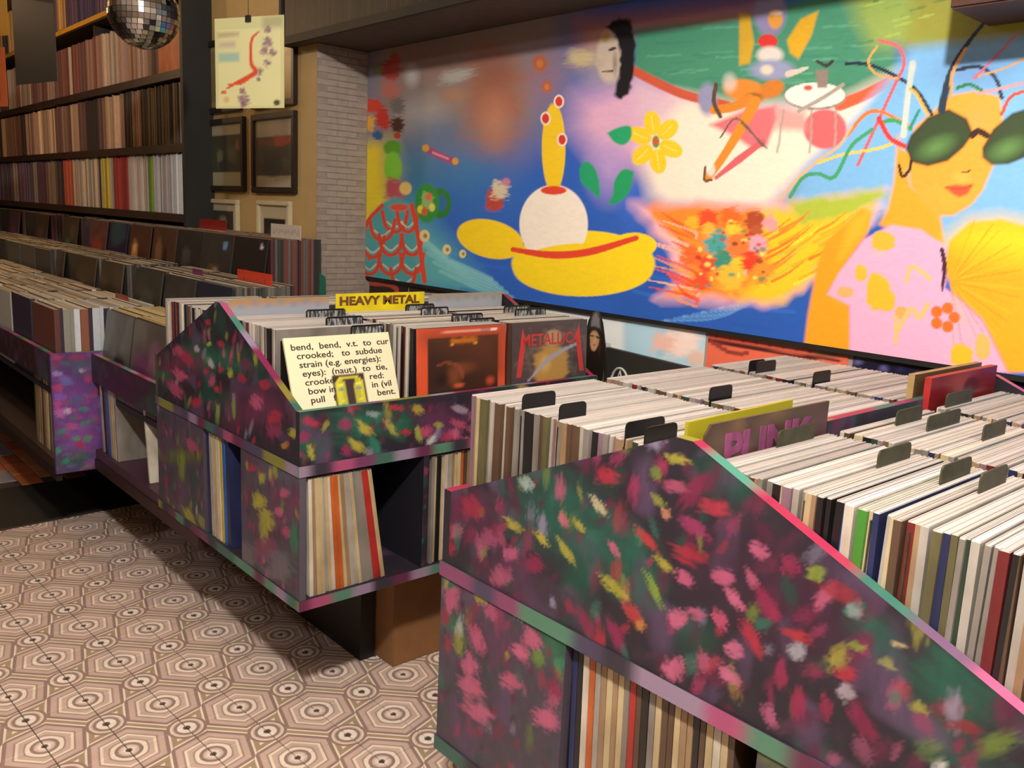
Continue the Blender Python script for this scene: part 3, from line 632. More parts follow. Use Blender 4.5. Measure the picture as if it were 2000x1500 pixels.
# ================================================================== record racks
ZB, ZM, ZT, ZL = .393, .746, .774, .911        # base, ledge bottom, tray floor, lip
Z1 = lambda *p: [(850 + x / 2.667, 850 + y / 2.667) for x, y in p]
def zz1(lst): return [(850 + a / 2.667, 850 + b / 2.667, c / 2.667, d / 2.667, h, *r) for a, b, c, d, h, *r in lst]
def zz3(lst): return [(1400 + a / 3, 1000 + b / 3, c / 3, d / 3, h, *r) for a, b, c, d, h, *r in lst]
def zz2(lst): return [(300 + a / 3.125, 540 + b / 3.125, c / 3.125, d / 3.125, h, *r) for a, b, c, d, h, *r in lst]
G3_ZONE = zz1([(650, 420, 480, 300, '1d5c50', 35), (1000, 650, 330, 200, '1d5c50', 60), (150, 400, 180, 250, '5a2a4c', 80), (1650, 700, 520, 420, '3a2438', 50), (400, 750, 300, 180, '52304e', 40), (700, 900, 350, 130, '3c3a48', 35)]) + zz3([(1350, 1000, 420, 260, '1d5c4c', 40), (900, 700, 260, 150, '1f5a52', 45), (500, 600, 420, 380, '42203a', 60)])
G3_DABS = zz1([(895, 215, 70, 55, 'a8203c', 10), (475, 250, 50, 45, '8fa6a8'), (410, 470, 70, 26, 'a49c30', 35), (555, 540, 60, 26, 'b0a62a', 50), (680, 600, 95, 24, 'a4a02c', 58), (850, 365, 75, 30, 'b8b08a', 55), (670, 440, 50, 26, 'b8587a', 60), (750, 470, 55, 22, 'a8a030', 45), (930, 590, 60, 24, 'b8587a', 55), (930, 790, 120, 36, 'a4a02c', 45), (1140, 800, 130, 28, '7c9a34', 65), (1190, 670, 75, 30, 'a49c2c', 45), (1100, 540, 100, 30, 'b02a34', 45), (1320, 620, 110, 60, 'a01c38', 20), (1450, 380, 95, 55, 'a82440', 15), (1250, 270, 90, 36, 'a8486e', 15), (1350, 480, 110, 40, '942860', 35), (1690, 600, 70, 40, 'b8527c', 40), (1500, 740, 70, 50, 'b8507c', 20), (1300, 750, 70, 36, 'b8507c', 40), (1260, 950, 60, 55, 'c05a84', 60), (1360, 930, 60, 36, 'b0507c', 30), (1560, 850, 90, 36, 'c05a84', 55), (1480, 960, 70, 40, 'b84470', 60), (1240, 1220, 75, 75, 'c05a84', 70), (1530, 1250, 85, 45, 'c0608a', 50), (1400, 1180, 80, 34, 'a8486e', 75), (1560, 1120, 60, 45, 'c0608a', 30), (1730, 880, 120, 45, '861c4c', 60), (1650, 1050, 130, 45, 'a81c3c', 60), (1880, 1040, 100, 36, 'a82434', 20), (1880, 1120, 60, 60, '9a98a8', 60), (1030, 930, 85, 40, 'b03438', 55), (1070, 990, 40, 30, 'b87a34', 60), (940, 1040, 110, 36, '8c1c54', 65), (790, 990, 110, 36, '861c48', 65), (700, 890, 60, 26, '8c1c48', 60), (510, 670, 60, 50, '861c4c', 40), (390, 620, 40, 50, 'b0507c', 70), (340, 740, 70, 70, 'a04c72', 60), (270, 540, 60, 60, '94406a', 60), (190, 380, 60, 80, '961c40', 60), (70, 580, 40, 60, '961c40', 60), (60, 470, 30, 40, 'a02040', 60), (1260, 125, 80, 30, 'a49c30', 10), (1150, 200, 50, 36, '6a7c34'), (1160, 340, 60, 26, '8a8c34', 40), (1200, 410, 40, 30, 'b87a64'), (1850, 680, 70, 60, '881c4c', 60), (1800, 1240, 40, 100, '8c1c4c', 90), (1890, 1400, 50, 90, '861c48', 90)]) + zz3([(580, 360, 70, 60, '7c8c30', 30), (300, 560, 60, 110, '8c1c4c', 60), (820, 790, 80, 30, '7c8c30', 15), (1190, 1150, 70, 40, '8c8c30', 30), (760, 950, 90, 55, 'a81c38', 20), (760, 1060, 70, 60, '9c90a0', 40), (480, 1130, 45, 120, '8c1c4c', 95), (860, 1240, 60, 160, '7c1844', 60), (310, 1200, 50, 90, 'a8507c', 70), (850, 1400, 60, 110, '7c3c5c', 60), (1060, 775, 60, 18, 'b8a478', 15), (720, 470, 150, 55, '8a2434', 20), (800, 580, 70, 45, '7c9090', 40), (1000, 890, 70, 40, '8a8a50', 30), (1450, 1260, 150, 50, '7c2430', 15), (640, 1140, 45, 100, '8c1c48', 80)])
L3_DABS = zz1([(85, 850, 50, 80, 'b8527c', 80), (220, 1060, 45, 90, 'b8527c', 75), (180, 1200, 45, 80, 'c05a84', 70), (440, 1130, 60, 40, 'c05a84', 35), (510, 1060, 45, 80, 'c05a84', 60), (290, 920, 40, 60, 'b04c74', 70), (240, 830, 40, 60, 'b0a42c', 70), (120, 1080, 30, 80, '8c8c30', 80), (180, 1310, 90, 60, 'c05a84', 40), (390, 1280, 70, 50, 'b8527c', 45), (540, 1160, 40, 60, '6a8a34', 60), (220, 1440, 110, 60, 'c05a84', 30), (580, 1480, 90, 60, 'c05a84', 20), (620, 1320, 40, 70, '8c1c4c', 60), (650, 1190, 40, 40, '2a8060'), (50, 950, 30, 60, '902040', 80), (440, 930, 30, 40, 'b0a8b0', 60)])
G2_ZONE = zz2([(370, 500, 110, 400, '1f6650', 95), (120, 550, 130, 300, '6a2a50', 80), (620, 800, 180, 300, '6a2a50', 70), (40, 600, 40, 120, '1f6650', 90)])
G2_DABS = zz2([(330, 280, 24, 22, 'b02240'), (410, 410, 26, 26, 'b02240'), (410, 570, 22, 20, 'b02240'), (385, 690, 22, 28, 'b02240'), (320, 580, 20, 20, 'b02240'), (350, 530, 22, 40, 'a8bcb8', 70), (265, 440, 20, 26, 'b8a8c0', 70), (470, 590, 20, 36, 'a4b838', 80), (390, 830, 16, 80, '7ca03c', 90), (490, 800, 14, 80, '7ca03c', 90), (340, 410, 16, 20, 'a4b838'), (160, 600, 60, 40, 'c0507c', 40), (200, 500, 70, 40, 'a82850', 40), (150, 450, 40, 40, 'b84470', 60), (130, 690, 70, 40, 'b0406c', 50), (260, 770, 40, 40, 'b02444'), (740, 860, 50, 50, 'a82040', 40), (630, 770, 60, 40, 'b8507c', 60), (680, 660, 40, 40, 'a82444', 40), (850, 960, 40, 28, 'a8a02c', 50), (800, 1030, 24, 30, 'b07a30', 60), (540, 620, 40, 28, 'a82040'), (740, 940, 50, 60, '8c2c5c', 60), (560, 540, 50, 40, '6a2c50', 60)])
F2_ZONE = zz2([(1250, 900, 250, 180, '1f6a54', 0), (1500, 900, 90, 120, '1f6a54', 0), (950, 1040, 120, 80, '1f6050', 0), (1750, 880, 220, 160, '5a2a50', 0)])
F2_DABS = zz2([(960, 890, 70, 30, 'b02240', 20), (1480, 800, 55, 26, 'b02240', 8), (1290, 930, 75, 32, 'b8ac2c', 40), (1450, 925, 70, 28, 'a8a838', 55), (1240, 1030, 70, 32, 'b8ac2c', 40), (960, 1075, 60, 26, 'a8a838', 75), (1620, 960, 60, 26, '9aa838', 75), (1540, 950, 45, 22, 'a82434', 0), (1610, 810, 45, 34, 'b09c2c', 20), (1170, 900, 50, 45, '94245c', 40), (1180, 1060, 45, 40, '94245c', 30), (1340, 840, 50, 26, '8fa6a4', 10), (1350, 1030, 80, 36, '24806a'), (1840, 960, 40, 50, 'c0507c', 70), (1860, 900, 60, 30, 'b0446c', 20), (1960, 930, 40, 50, 'b8507c', 70), (1740, 905, 36, 20, '9a9a30', 10), (920, 980, 40, 40, '94245c'), (1870, 810, 60, 30, '9a8aa0', 20), (1230, 800, 50, 16, '94203c', 8)]) + [(832 + k * 42, 842 - k * 7 + (k % 3) * 18, 13, 15, ['b84470', 'a02c58', 'c05a84'][k % 3], 70) for k in range(8)] + [(1100, 775, 18, 9, '8c9a34', 20), (1118, 760, 18, 14, 'a0205c', 60), (1150, 752, 40, 22, '1f6a54', 0), (1020, 758, 16, 8, 'a8a030', 10)]

def rack(name, label, x0, x1, xp, y0, y1, zp, seeds, gz, gd, ld, lz, fz, fd, openx, ydiv, n):
    r = empty(name, ((x0 + x1) / 2, (y0 + y1) / 2, 0), label, 'record rack')
    t = .019
    shape = lambda a, b: [(a, ZT), (b, ZT), (b, ZL), (xp + .014, zp), (xp - .014, zp), (a, ZL)]
    panel('gable_panel', shape(x0 + t, x1 - t), (0, y0, 0), (1, 0, 0), (0, 0, 1), (0, -1, 0), t, .0034, flora(seeds, gz, n, extra=gd), r, eseed=seeds)
    panel('gable_panel', shape(x0 + t, x1 - t), (0, y1, 0), (1, 0, 0), (0, 0, 1), (0, 1, 0), t, .012, flora(seeds + 1, None, 60), r, eseed=seeds + 3)
    L = y1 - y0
    panel('lip_panel', [(0, 0), (L, 0), (L, ZL - ZT), (0, ZL - ZT)], (x1, y0, ZT), (0, 1, 0), (0, 0, 1), (1, 0, 0), t, .0042, flora(seeds + 2, fz, 80, extra=fd), r, eseed=seeds + 5)
    panel('lip_panel', [(0, 0), (L, 0), (L, ZL - ZT), (0, ZL - ZT)], (x0, y0, ZT), (0, 1, 0), (0, 0, 1), (-1, 0, 0), t, .012, flora(seeds + 4, None, 80), r, eseed=seeds + 7)
    for a, b in ((x0 + .019, x1 - .019),): pass
    panel('ledge_board', [(x0 - .003, y0 - .003), (x1 + .003, y0 - .003), (x1 + .003, y1), (x0 - .003, y1)], (0, 0, ZT), (1, 0, 0), (0, 1, 0), (0, 0, 1), ZT - ZM, .02, flora(seeds + 5, None, 30), r, eseed=seeds + 2.3, edge='all')
    panel('ridge_board', [(0, 0), (L - 2 * t, 0), (L - 2 * t, zp - .018 - ZT), (0, zp - .018 - ZT)], (xp + .008, y0 + t, ZT), (0, 1, 0), (0, 0, 1), (1, 0, 0), .016, .008, flora(seeds + 8, None, 60, dark='33303c'), r, eseed=seeds + 2)
    # lower cabinet
    zb1 = ZB + .028
    panel('base_board', [(x0 - .003, y0 - .003), (x1 + .003, y0 - .003), (x1 + .003, y1), (x0 - .003, y1)], (0, 0, zb1), (1, 0, 0), (0, 1, 0), (0, 0, 1), zb1 - ZB, .02, flora(seeds + 6, None, 40), r, eseed=seeds + 4.1, edge='all')
    for k, (a, b) in enumerate(((x0, openx[0]), (openx[1], x1))):
        panel('end_panel', [(a, zb1), (b, zb1), (b, ZM), (a, ZM)], (0, y0, 0), (1, 0, 0), (0, 0, 1), (0, -1, 0), .018, .0045, flora(seeds + 10 + k, lz[k] if lz else None, 90, dark='4a4454', extra=ld if ld else None, ang=85), r, eseed=seeds)
    panel('end_panel', [(x0, zb1), (x1, zb1), (x1, ZM), (x0, ZM)], (0, y1, 0), (1, 0, 0), (0, 0, 1), (0, 1, 0), .018, .02, flora(seeds + 12, None, 60), r)
    if openx[1] < x1 - .1:
        box('partition', (openx[1], y0 + .018, zb1), (openx[1] + .012, y0 + .33, ZM), M_INNER, r)
    box('partition', (openx[0] - .012, y0 + .018, zb1), (openx[0], y0 + .33, ZM), M_INNER, r)
    box('back_board', (openx[0], y0 + .33, zb1), (openx[1] if openx[1] < x1 - .1 else x1 - .34, y0 + .342, ZM), M_INNER, r)
    box('back_board', (x1 - .335, y0 + .02, zb1), (x1 - .323, y1 - .018, ZM), M_INNER, r)
    box('back_board', (x0 + .323, y0 + .345, zb1), (x0 + .335, y1 - .018, ZM), M_INNER, r)
    for yd in ydiv:
        panel('upright_divider', [(0, 0), (.32, 0), (.32, ZM - zb1), (0, ZM - zb1)], (x1 - .32, yd, zb1), (1, 0, 0), (0, 0, 1), (0, -1, 0), .018, .012, lambda W, uv: np.tile(S('1a1a22'), (len(uv), 1)), r, eseed=seeds, edge=False)
        panel('divider_edge', [(0, 0), (.018, 0), (.018, ZM - zb1), (0, ZM - zb1)], (x1 + .0005, yd, zb1), (0, 1, 0), (0, 0, 1), (1, 0, 0), .002, .004, flora(seeds + 20, None, 14, size=.7), r)
    box('plinth', (x0 + .2, y0 + .375, 0), (x1 - .31, y0 + .425, ZB), M_BLACK, r); box('plinth', (x0 + .2, y0 + .425, 0), (x0 + .36, y1 - .04, ZB), M_BLACK, r)
    return r
X2 = (-2.832, -1.863); X3 = (-1.197, -.165); Y2 = (.988, 2.04); Y3 = (.923, 1.976)
LEG2Z = [zz2([(100, 1000, 150, 260, '5a4a60', 80), (240, 1100, 60, 300, '5a6a30', 90)]), zz2([(800, 1200, 160, 240, '56586a', 80), (850, 1400, 160, 300, '6a3a5c', 60)])]
LEG2D = zz2([(660, 1230, 26, 44, 'a8a428', 85), (740, 1180, 20, 60, '8c9a34', 85), (650, 1380, 45, 50, 'a8a42c', 60), (690, 1440, 50, 24, '9c9a34', 20), (800, 1320, 36, 36, 'b8507c'), (600, 1170, 30, 36, 'a03050'), (780, 1130, 30, 24, '9c9a34'), (900, 1235, 36, 22, '2f8a5c'), (710, 1200, 14, 50, 'a09a34', 90)]) + [(355, 905, 9, 40, '7c8a30', 90), (370, 1010, 12, 30, 'a09c30', 60), (375, 870, 12, 20, 'b0446c'), (395, 1020, 9, 18, '8c8a34'), (505, 975, 12, 20, 'a8a42c', 70), (520, 1015, 14, 24, 'a8a42c', 60), (515, 1040, 10, 40, '9c9a34', 85), (545, 1000, 8, 12, 'c05a84'), (560, 1040, 9, 14, 'b04070'), (520, 1070, 26, 30, '7a3a5c', 60), (545, 1110, 40, 30, '6a6672', 40), (480, 1080, 20, 30, '6a6672', 60), (575, 1050, 10, 40, '2a7a5c', 90)]
rack2 = rack('record_rack', 'flower painted gable rack with open record bays standing before the yellow shapes of the mural', *X2, -2.335, *Y2, 1.128, 11, G2_ZONE, G2_DABS, LEG2D, LEG2Z, F2_ZONE, F2_DABS, (-2.455, -2.197), (1.362, 1.70), 170)
LEG3Z = [zz1([(80, 760, 90, 90, '1f6a54', 0), (600, 1100, 120, 160, '2a6a50', 60), (350, 1100, 200, 250, '5a3a58', 60), (80, 980, 60, 90, '1f6a54', 90)]), zz3([(400, 1420, 200, 110, '6a7c30', 0)])]
rack3 = rack('record_rack', 'flower painted gable rack with plum and teal dabs holding the punk section', *X3, -.681, *Y3, 1.12, 31, G3_ZONE, G3_DABS, L3_DABS, LEG3Z, None, None, (-.872, -.525), (1.30, 1.64), 330)

panel('skirting', [(-2.832, .352), (-2.50, .352), (-2.50, .392), (-2.832, .392)], (0, .984, 0), (1, 0, 0), (0, 0, 1), (0, -1, 0), .02, .02, lambda W, uv: np.tile(S('2a161a'), (len(uv), 1)), rack2, edge=False)
# ------------------------------------------------------------------ wall racks on the far left
wr = empty('low_rack', (-3.17, 1.3, 0), 'low dark-lipped rack section between the violet end panel and the gable rack', 'record rack')
DKD = [('4a1c3c', 4), ('5a2448', 4), ('30443c', 4), ('3a2030', 4), ('6a2c4c', 2), ('8a8a94', .4)]
panel('lip_panel', [(-3.52, .70), (-2.835, .70), (-2.835, .81), (-3.52, .81)], (0, .988, 0), (1, 0, 0), (0, 0, 1), (0, -1, 0), .019, .006, flora(61, [(240, 760, 70, 60, '43203c', 20), (290, 800, 40, 30, '2c4a40')], 60, dark='3a2434', hues=DKD), wr, eseed=6)
box('tray_floor', (-3.519, 1.007, .645), (-2.835, 1.272, .665), M_INNER, wr)
box('base_board', (-3.519, .99, .393), (-2.835, 1.33, .43), plain('dark_plum_board', '3a2230', .5), wr)
box('back_board', (-3.519, 1.32, .43), (-2.835, 1.335, .645), M_INNER, wr)
panel('skirting', [(-3.519, .352), (-2.836, .352), (-2.836, .392), (-3.519, .392)], (0, .984, 0), (1, 0, 0), (0, 0, 1), (0, -1, 0), .02, .02, lambda W, uv: np.tile(S('2a161a'), (len(uv), 1)), wr, edge=False)
box('plinth', (-3.45, 1.56, 0), (-2.84, 1.6, .393), M_BLACK, wr)
vr = empty('low_rack', (-6.2, 1.3, 0), 'long wall rack that ends in a bright violet painted side panel', 'record rack')
VX = [(112, 698, 14, 6, 'b02c78', 0), (150, 698, 20, 7, 'a02468', 0), (156, 712, 18, 10, '4a5a78', 0), (172, 740, 10, 12, 'b02c68', 80), (113, 757, 12, 9, 'c02c70', 0), (112, 790, 10, 10, 'c83c8c', 0), (118, 805, 14, 12, 'c060b8', 0), (132, 802, 9, 8, 'c8b8d8', 0), (162, 799, 14, 6, '2f8a78', 0), (166, 826, 14, 6, '2f8a70', -20), (140, 832, 16, 8, 'c04c90', 0), (120, 843, 14, 7, '2f8a78', -15), (155, 868, 12, 8, 'b02438', 0), (170, 856, 10, 8, '2fa070', 0), (148, 857, 9, 6, '2fa070', 0), (114, 881, 9, 8, '2fa080', 0), (130, 900, 14, 6, '2a8a68', -20), (160, 890, 18, 8, '3a6a64', 0), (112, 730, 12, 7, '9a8ad0', 0), (130, 745, 20, 10, '6a6ac0', 10), (118, 775, 14, 10, '8a5cc8', 0), (150, 780, 20, 14, '5a5a9c', 0)]
VD = [('8a3a9c', 4), ('a02c78', 4), ('2f7a64', 4), ('b8507c', 2), ('6a64a8', 4), ('a82048', 2), ('5a4a90', 4), ('c8b8d8', .5)]
panel('side_panel', [(.846, .35), (1.27, .35), (1.27, .815), (.846, .815)], (-3.52, 0, 0), (0, 1, 0), (0, 0, 1), (1, 0, 0), .02, .0055, flora(71, [(130, 790, 60, 120, '7a3a9c', 90), (150, 850, 50, 50, '8c4cae'), (150, 900, 50, 26, '2a5a52'), (160, 720, 30, 20, '4a5a70')], 170, dark='5c3a80', hues=VD, ang=0, teal=.25, extra=VX), vr, eseed=8)
panel('lip_panel', [(-9.2, .70), (-3.54, .70), (-3.54, .815), (-9.2, .815)], (0, .846, 0), (1, 0, 0), (0, 0, 1), (0, -1, 0), .019, .02, flora(72, None, 120, dark='3a222c', hues=DKD), vr, eseed=2)
box('tray_floor', (-9.2, .865, .645), (-3.54, 1.272, .665), M_INNER, vr)
box('base_board', (-9.2, .85, .36), (-3.54, 1.33, .40), M_DKBROWN, vr)
box('back_board', (-9.2, 1.19, .40), (-3.54, 1.205, .645), M_INNER, vr)
box('plinth', (-9.2, 1.36, 0), (-3.6, 1.55, .36), M_DKBROWN, vr)
panel('skirting', [(-9.2, .315), (-3.545, .315), (-3.545, .37), (-9.2, .37)], (0, .852, 0), (1, 0, 0), (0, 0, 1), (0, -1, 0), .02, .05, lambda W, uv: np.tile(S('1f1112'), (len(uv), 1)), vr, edge=False)
st = empty('stepped_rack', (-6, 1.75, 0), 'two stepped record trays rising behind the wall racks under the framed pictures', 'record rack')
box('lower_tray', (-9.2, 1.275, .648), (-2.99, 1.60, .785), M_INNER, st)
box('upper_tray', (-9.2, 1.600, .60), (-3.40, 1.925, .945), M_INNER, st)
panel('end_panel', [(1.62, .945), (1.925, .945), (1.925, 1.02), (1.62, 1.0)], (-3.395, 0, 0), (0, 1, 0), (0, 0, 1), (1, 0, 0), .012, .006, flora(81, None, 40, hues=[('1f6a54', 4), ('7a2450', 3), ('4a3a54', 3)]), st)
panel('back_panel', [(1.895, 1.0), (1.925, 1.0), (1.925, 1.10), (1.895, 1.12)], (-3.395, 0, 0), (0, 1, 0), (0, 0, 1), (1, 0, 0), .012, .006, lambda W, uv: np.tile(S('1f5a4a'), (len(uv), 1)), st)
box('support', (-9.2, 1.62, 0), (-3.5, 1.9, .60), M_BLACK, st)

# ------------------------------------------------------------------ tall wall shelving with records
sh = empty('record_shelving', (-6.9, 1.95, 0), 'tall dark wall shelving packed with record spines', 'shelving')
box('end_post', (-4.605, 1.775, 1.26), (-4.571, 2.12, 2.88), M_BLACK, sh)
for z in (1.285, 1.645, 2.012, 2.44):
    box('shelf_board', (-9.2, 1.775, z), (-4.605, 2.12, z + .042), M_DKBROWN, sh)
for x in (-6.05, -7.6): box('upright', (x - .012, 1.80, 1.327), (x + .012, 2.12, 2.44), M_DKBROWN, sh)
box('painted_lit_edge', (-9.2, 1.768, 2.448), (-5.3, 1.776, 2.476), plain('painted_yellow_light', 'b8862c', .5), sh)  # yellow light on the top board's edge, put into this strip's colour

# hanging shelf above the mural
hs = empty('hanging_shelf', (-1.6, 2.03, 2.08), 'long shelf over the mural holding dark record spines', 'shelf')
box('shelf_board', (-3.70, 1.862, 2.08), (.6, 2.199, 2.10), plain('grey_brown_soffit', '4d433c', .7), hs)
box('front_strip', (-3.70, 1.845, 2.073), (.6, 1.862, 2.106), M_BLACK, hs)
box('end_board', (-3.70, 1.862, 2.10), (-3.68, 1.929, 2.62), M_BLACK, hs)
box('top_board', (-3.70, 1.862, 2.46), (.6, 2.199, 2.48), M_BLACK, hs)

# ================================================================== records
bm = bmesh.new(); R = .313
body = addbox(bm, (-.5, -R/2, 0), (.5, R/2, R))
for f in body: f.material_index = 0
body[1].material_index = 1
for s in (-.47, .33):
    for f in addbox(bm, (s, -R/2 + .0006, R - .004), (s + .14, R/2 - .0006, R + .0016)): f.material_index = 1
REC = bpy.data.meshes.new('record'); bm.normal_update(); bm.to_mesh(REC); bm.free()
REC.materials.append(M_SLEEVE); REC.materials.append(M_TOP)
PAL = {'grey': '77736e', 'pale grey': '98948e', 'off-white': 'bab5a9', 'cream': 'ad9e7c', 'tan': '8a7358', 'brown': '4f3d30', 'black': '17171a', 'dark red': '5c1d1f', 'red': '9c2a26', 'navy': '20284e', 'blue': '2458a8', 'green': '3c7a2c', 'dark green': '26382c', 'orange': 'b05a2a', 'yellow': 'b09a30', 'mauve': '75606e', 'olive': '58553a'}
BINW = [('grey', 9), ('pale grey', 5), ('off-white', 1.6), ('cream', 1.4), ('tan', 4), ('brown', 4), ('black', 1.6), ('dark red', 1.4), ('navy', .8), ('dark green', 1), ('mauve', 2), ('olive', 2)]
def pick(rng, pal): return rng.choices([p[0] for p in pal], [p[1] for p in pal])[0]
def record(loc, thick, colour, where, rot=(0, 0, 0), kind_phrase='record sleeve', label=None, me=None, group=None):
    o = bpy.data.objects.new('record', me or REC); COL.objects.link(o)
    o.location = loc; o.rotation_euler = rot; o.scale = (thick, 1, 1)
    o.color = S4(PAL[colour])
    art = 'an' if colour[0] in 'ao' else 'a'
    tag(o, label or f'{colour} {kind_phrase} {where}', 'record', group or f'{colour} records {where}')
    return o
SB_V, SB_F, SB_C = [], [], []                     # the many further records: one mesh
def sbox(a, b, col, top=None, wob=None):
    k = len(SB_V); (x0, y0, z0), (x1, y1, z1) = a, b
    SB_V.extend([(x0,y0,z0),(x1,y0,z0),(x1,y1,z0),(x0,y1,z0),(x0,y0,z1),(x1,y0,z1),(x1,y1,z1),(x0,y1,z1)])
    SB_F.extend([[k+i for i in f] for f in ((3,2,1,0),(4,5,6,7),(0,1,5,4),(1,2,6,5),(2,3,7,6),(3,0,4,7))])
    c = S(col); t = S(top) if top else c
    SB_C.extend([c, t, c, c, c, c])
COLY2 = [(1.010, 1.323), (1.358, 1.671), (1.704, 2.017)]
COLY3 = [(.945, 1.258), (1.292, 1.605), (1.641, 1.954)]
rng = random.Random(21)
def fill(xa, xb, ys, mean, where, pal=BINW, lean=0.0, special=None, limit=999, skip=lambda x: False, maxx=99):
    """records standing in one bin column, filed along X"""
    x = xa; n = 0; yc = (ys[0] + ys[1]) / 2
    while x < xb - mean * .5:
        th = mean * rng.uniform(.6, 1.4); th = min(th, xb - x)
        col = pick(rng, pal)
        if special:
            for s0, s1, c in special:
                if s0 <= x + th / 2 < s1: col = c
        z = ZT + .001; dy = rng.uniform(-.003, .004); le = lean + rng.uniform(-.015, .015)
        if n < limit and x < maxx:
            record((x + th / 2, yc + dy, z), th * .96, col, where, (0, le, 0))
        else:
            sbox((x, ys[0] + dy, z), (x + th * .95, ys[1] + dy, z + R + rng.uniform(-.002, .004)), PAL[col], rng.choice(['c9c7c2', 'b9b6b0', 'd5d3ce', 'a8a49c', 'c4beb0']))
        x += th; n += 1
# punk rack (rack3), side away from the aisle wall first
W3 = 'in the punk rack, '
fill(-.655, -.195, COLY3[0], .0092, W3 + 'bay the PUNK board faces, aisle column', special=[(-.49, -.472, 'black'), (-.472, -.462, 'blue'), (-.46, -.452, 'off-white'), (-.452, -.44, 'green'), (-.425, -.418, 'navy')])
fill(-.655, -.24, COLY3[1], .0105, W3 + 'bay the PUNK board faces, middle column', maxx=-.34)
fill(-.655, -.24, COLY3[2], .0105, W3 + 'bay the PUNK board faces, wall column', maxx=-.44)
W4 = 'in the bay behind the PUNK board, '
fill(-1.155, -.705, COLY3[0], .0092, W4 + 'aisle column')
fill(-1.155, -.705, COLY3[1], .0125, W4 + 'middle column')
fill(-1.155, -.705, COLY3[2], .0130, W4 + 'wall column')
# heavy metal rack (rack2)
W5 = 'in the heavy metal rack, '
HM = [('off-white', 5), ('pale grey', 6), ('grey', 4), ('black', 3), ('dark red', 1.5), ('brown', 2)]
fill(-2.318, -2.03, COLY2[0], .0100, W5 + 'aisle column', HM, maxx=-1.9, special=[(-2.31, -2.285, 'red')])
fill(-2.318, -1.978, COLY2[1], .0115, W5 + 'middle column', HM, limit=0)
fill(-2.318, -1.978, COLY2[2], .0115, W5 + 'wall column', HM, limit=0)
for k in range(8):
    for c in (1, 2):
        record((-1.970 + k * .0065, sum(COLY2[c]) / 2 + rng.uniform(-.002, .002), ZT + .001), .006, pick(rng, HM), W5 + ('middle column front' if c == 1 else 'wall column front'))
for c in range(3): fill(-2.80, -2.352, COLY2[c], .011, '', HM, limit=0)

# sleeves shown face-on in the heavy metal rack
def cover(name, label, loc, rot, paint, base='c9c5ba', th=.006, res=.006, spec=None):
    """a record whose printed front (local +X) is a painted part"""
    r = empty(name, loc, label, 'record'); r.rotation_euler = rot
    bm = bmesh.new(); addbox(bm, (-th, -R/2, 0), (0, R/2, R)); 
    me = bpy.data.meshes.new('sleeve'); bm.to_mesh(me); bm.free(); me.materials.append(plain('sleeve_' + base, base, .5))
    o = bpy.data.objects.new('sleeve', me); COL.objects.link(o); o.parent = r
    p = panel('printed_cover', [(0, 0), (R, 0), (R, R), (0, R)], (.0008, -R/2, 0), (0, 1, 0), (0, 0, 1), (1, 0, 0), .0008, res, lambda W, uv: paint(uv / R), None, M_PRINT, edge=False)
    p.parent = r; r['front'] = p.name
    return r
def text_mesh(body, size, mat, name='lettering', squeeze=1.0, bold=0.0):
    cu = bpy.data.curves.new(name, 'FONT'); cu.body = body; cu.size = size; cu.offset = bold; cu.resolution_u = 3; cu.extrude = .0003
    o = bpy.data.objects.new(name, cu); COL.objects.link(o)
    me = bpy.data.meshes.new_from_object(o); bpy.data.objects.remove(o); bpy.data.curves.remove(cu)
    me.materials.clear(); me.materials.append(mat)
    me.transform(Matrix(((0, 0, 1, 0), (squeeze, 0, 0, 0), (0, 1, 0, 0), (0, 0, 0, 1))))
    q = bpy.data.objects.new(name, me); COL.objects.link(q); return q
M_INK = plain('black_print_ink', '22201c', .6, var=.1, bstr=0)
def p_bend(uv):
    uv = np.stack([uv[:, 0], (uv[:, 1] - .37) * 2.05], 1)
    c = Canvas(uv[:, 0], uv[:, 1], 'd8cfae'); c.poly([(.37, -1), (.37, .60), (.69, .60), (.69, -1)], '33241e'); c.y = c.y + .03
    for s, x in ((-1, .46), (1, .60)):
        c.line([(.53 + s * .02, .565), (x - .01 * s, .575), (x + s * .03, .5), (x + s * .035, .3), (x + s * .03, 0)], .055, 'b4b02a', soft=.1)
        c.line([(x + s * .0, .52), (x - s * .005, .3), (x, .0)], .045, '9c9c2c', soft=.1)
        for k in range(8): c.ell(x + s * .015, .52 - k * .07, .035, .012, ['3c4030', 'd0cc40', '5a7a8a', '7a7a24'][k % 4], soft=.4)
    return c.c
bend = cover('record', 'cream sleeve printed with dictionary lines and a yellow sculpture, tilted back in the metal rack', (-1.886, 1.167, ZT + .004), (0, math.radians(-20), 0), p_bend, 'c9c0a0')
for k, (tx, x) in enumerate([('bend,  bend,  v.t.  to  cur', .05), ('crooked;   to  subdue', .09), ('strain (e.g. energies):', .10), ('eyes):  (naut.)  to  tie,', .115), ('crooke', .125), ('bow in', .14), ('pull   f', .15)]):
    q = text_mesh(tx, .073 * R, M_INK, 'lettering', 1.27, .0003); q.parent = bpy.data.objects[bend['front']]; q.location = (.0012, -R/2 + x * R, (.895 - .0735 * k) * R)
    tag(q, kind='stuff')
for tx, x, k in (('red:', .73, 4), ('in (vil', .74, 5), ('bent.', .78, 6)):
    q = text_mesh(tx, .073 * R, M_INK, 'lettering', 1.27, .0003); q.parent = bpy.data.objects[bend['front']]; q.location = (.0012, -R/2 + x * R, (.895 - .0735 * k) * R)
    tag(q, kind='stuff')
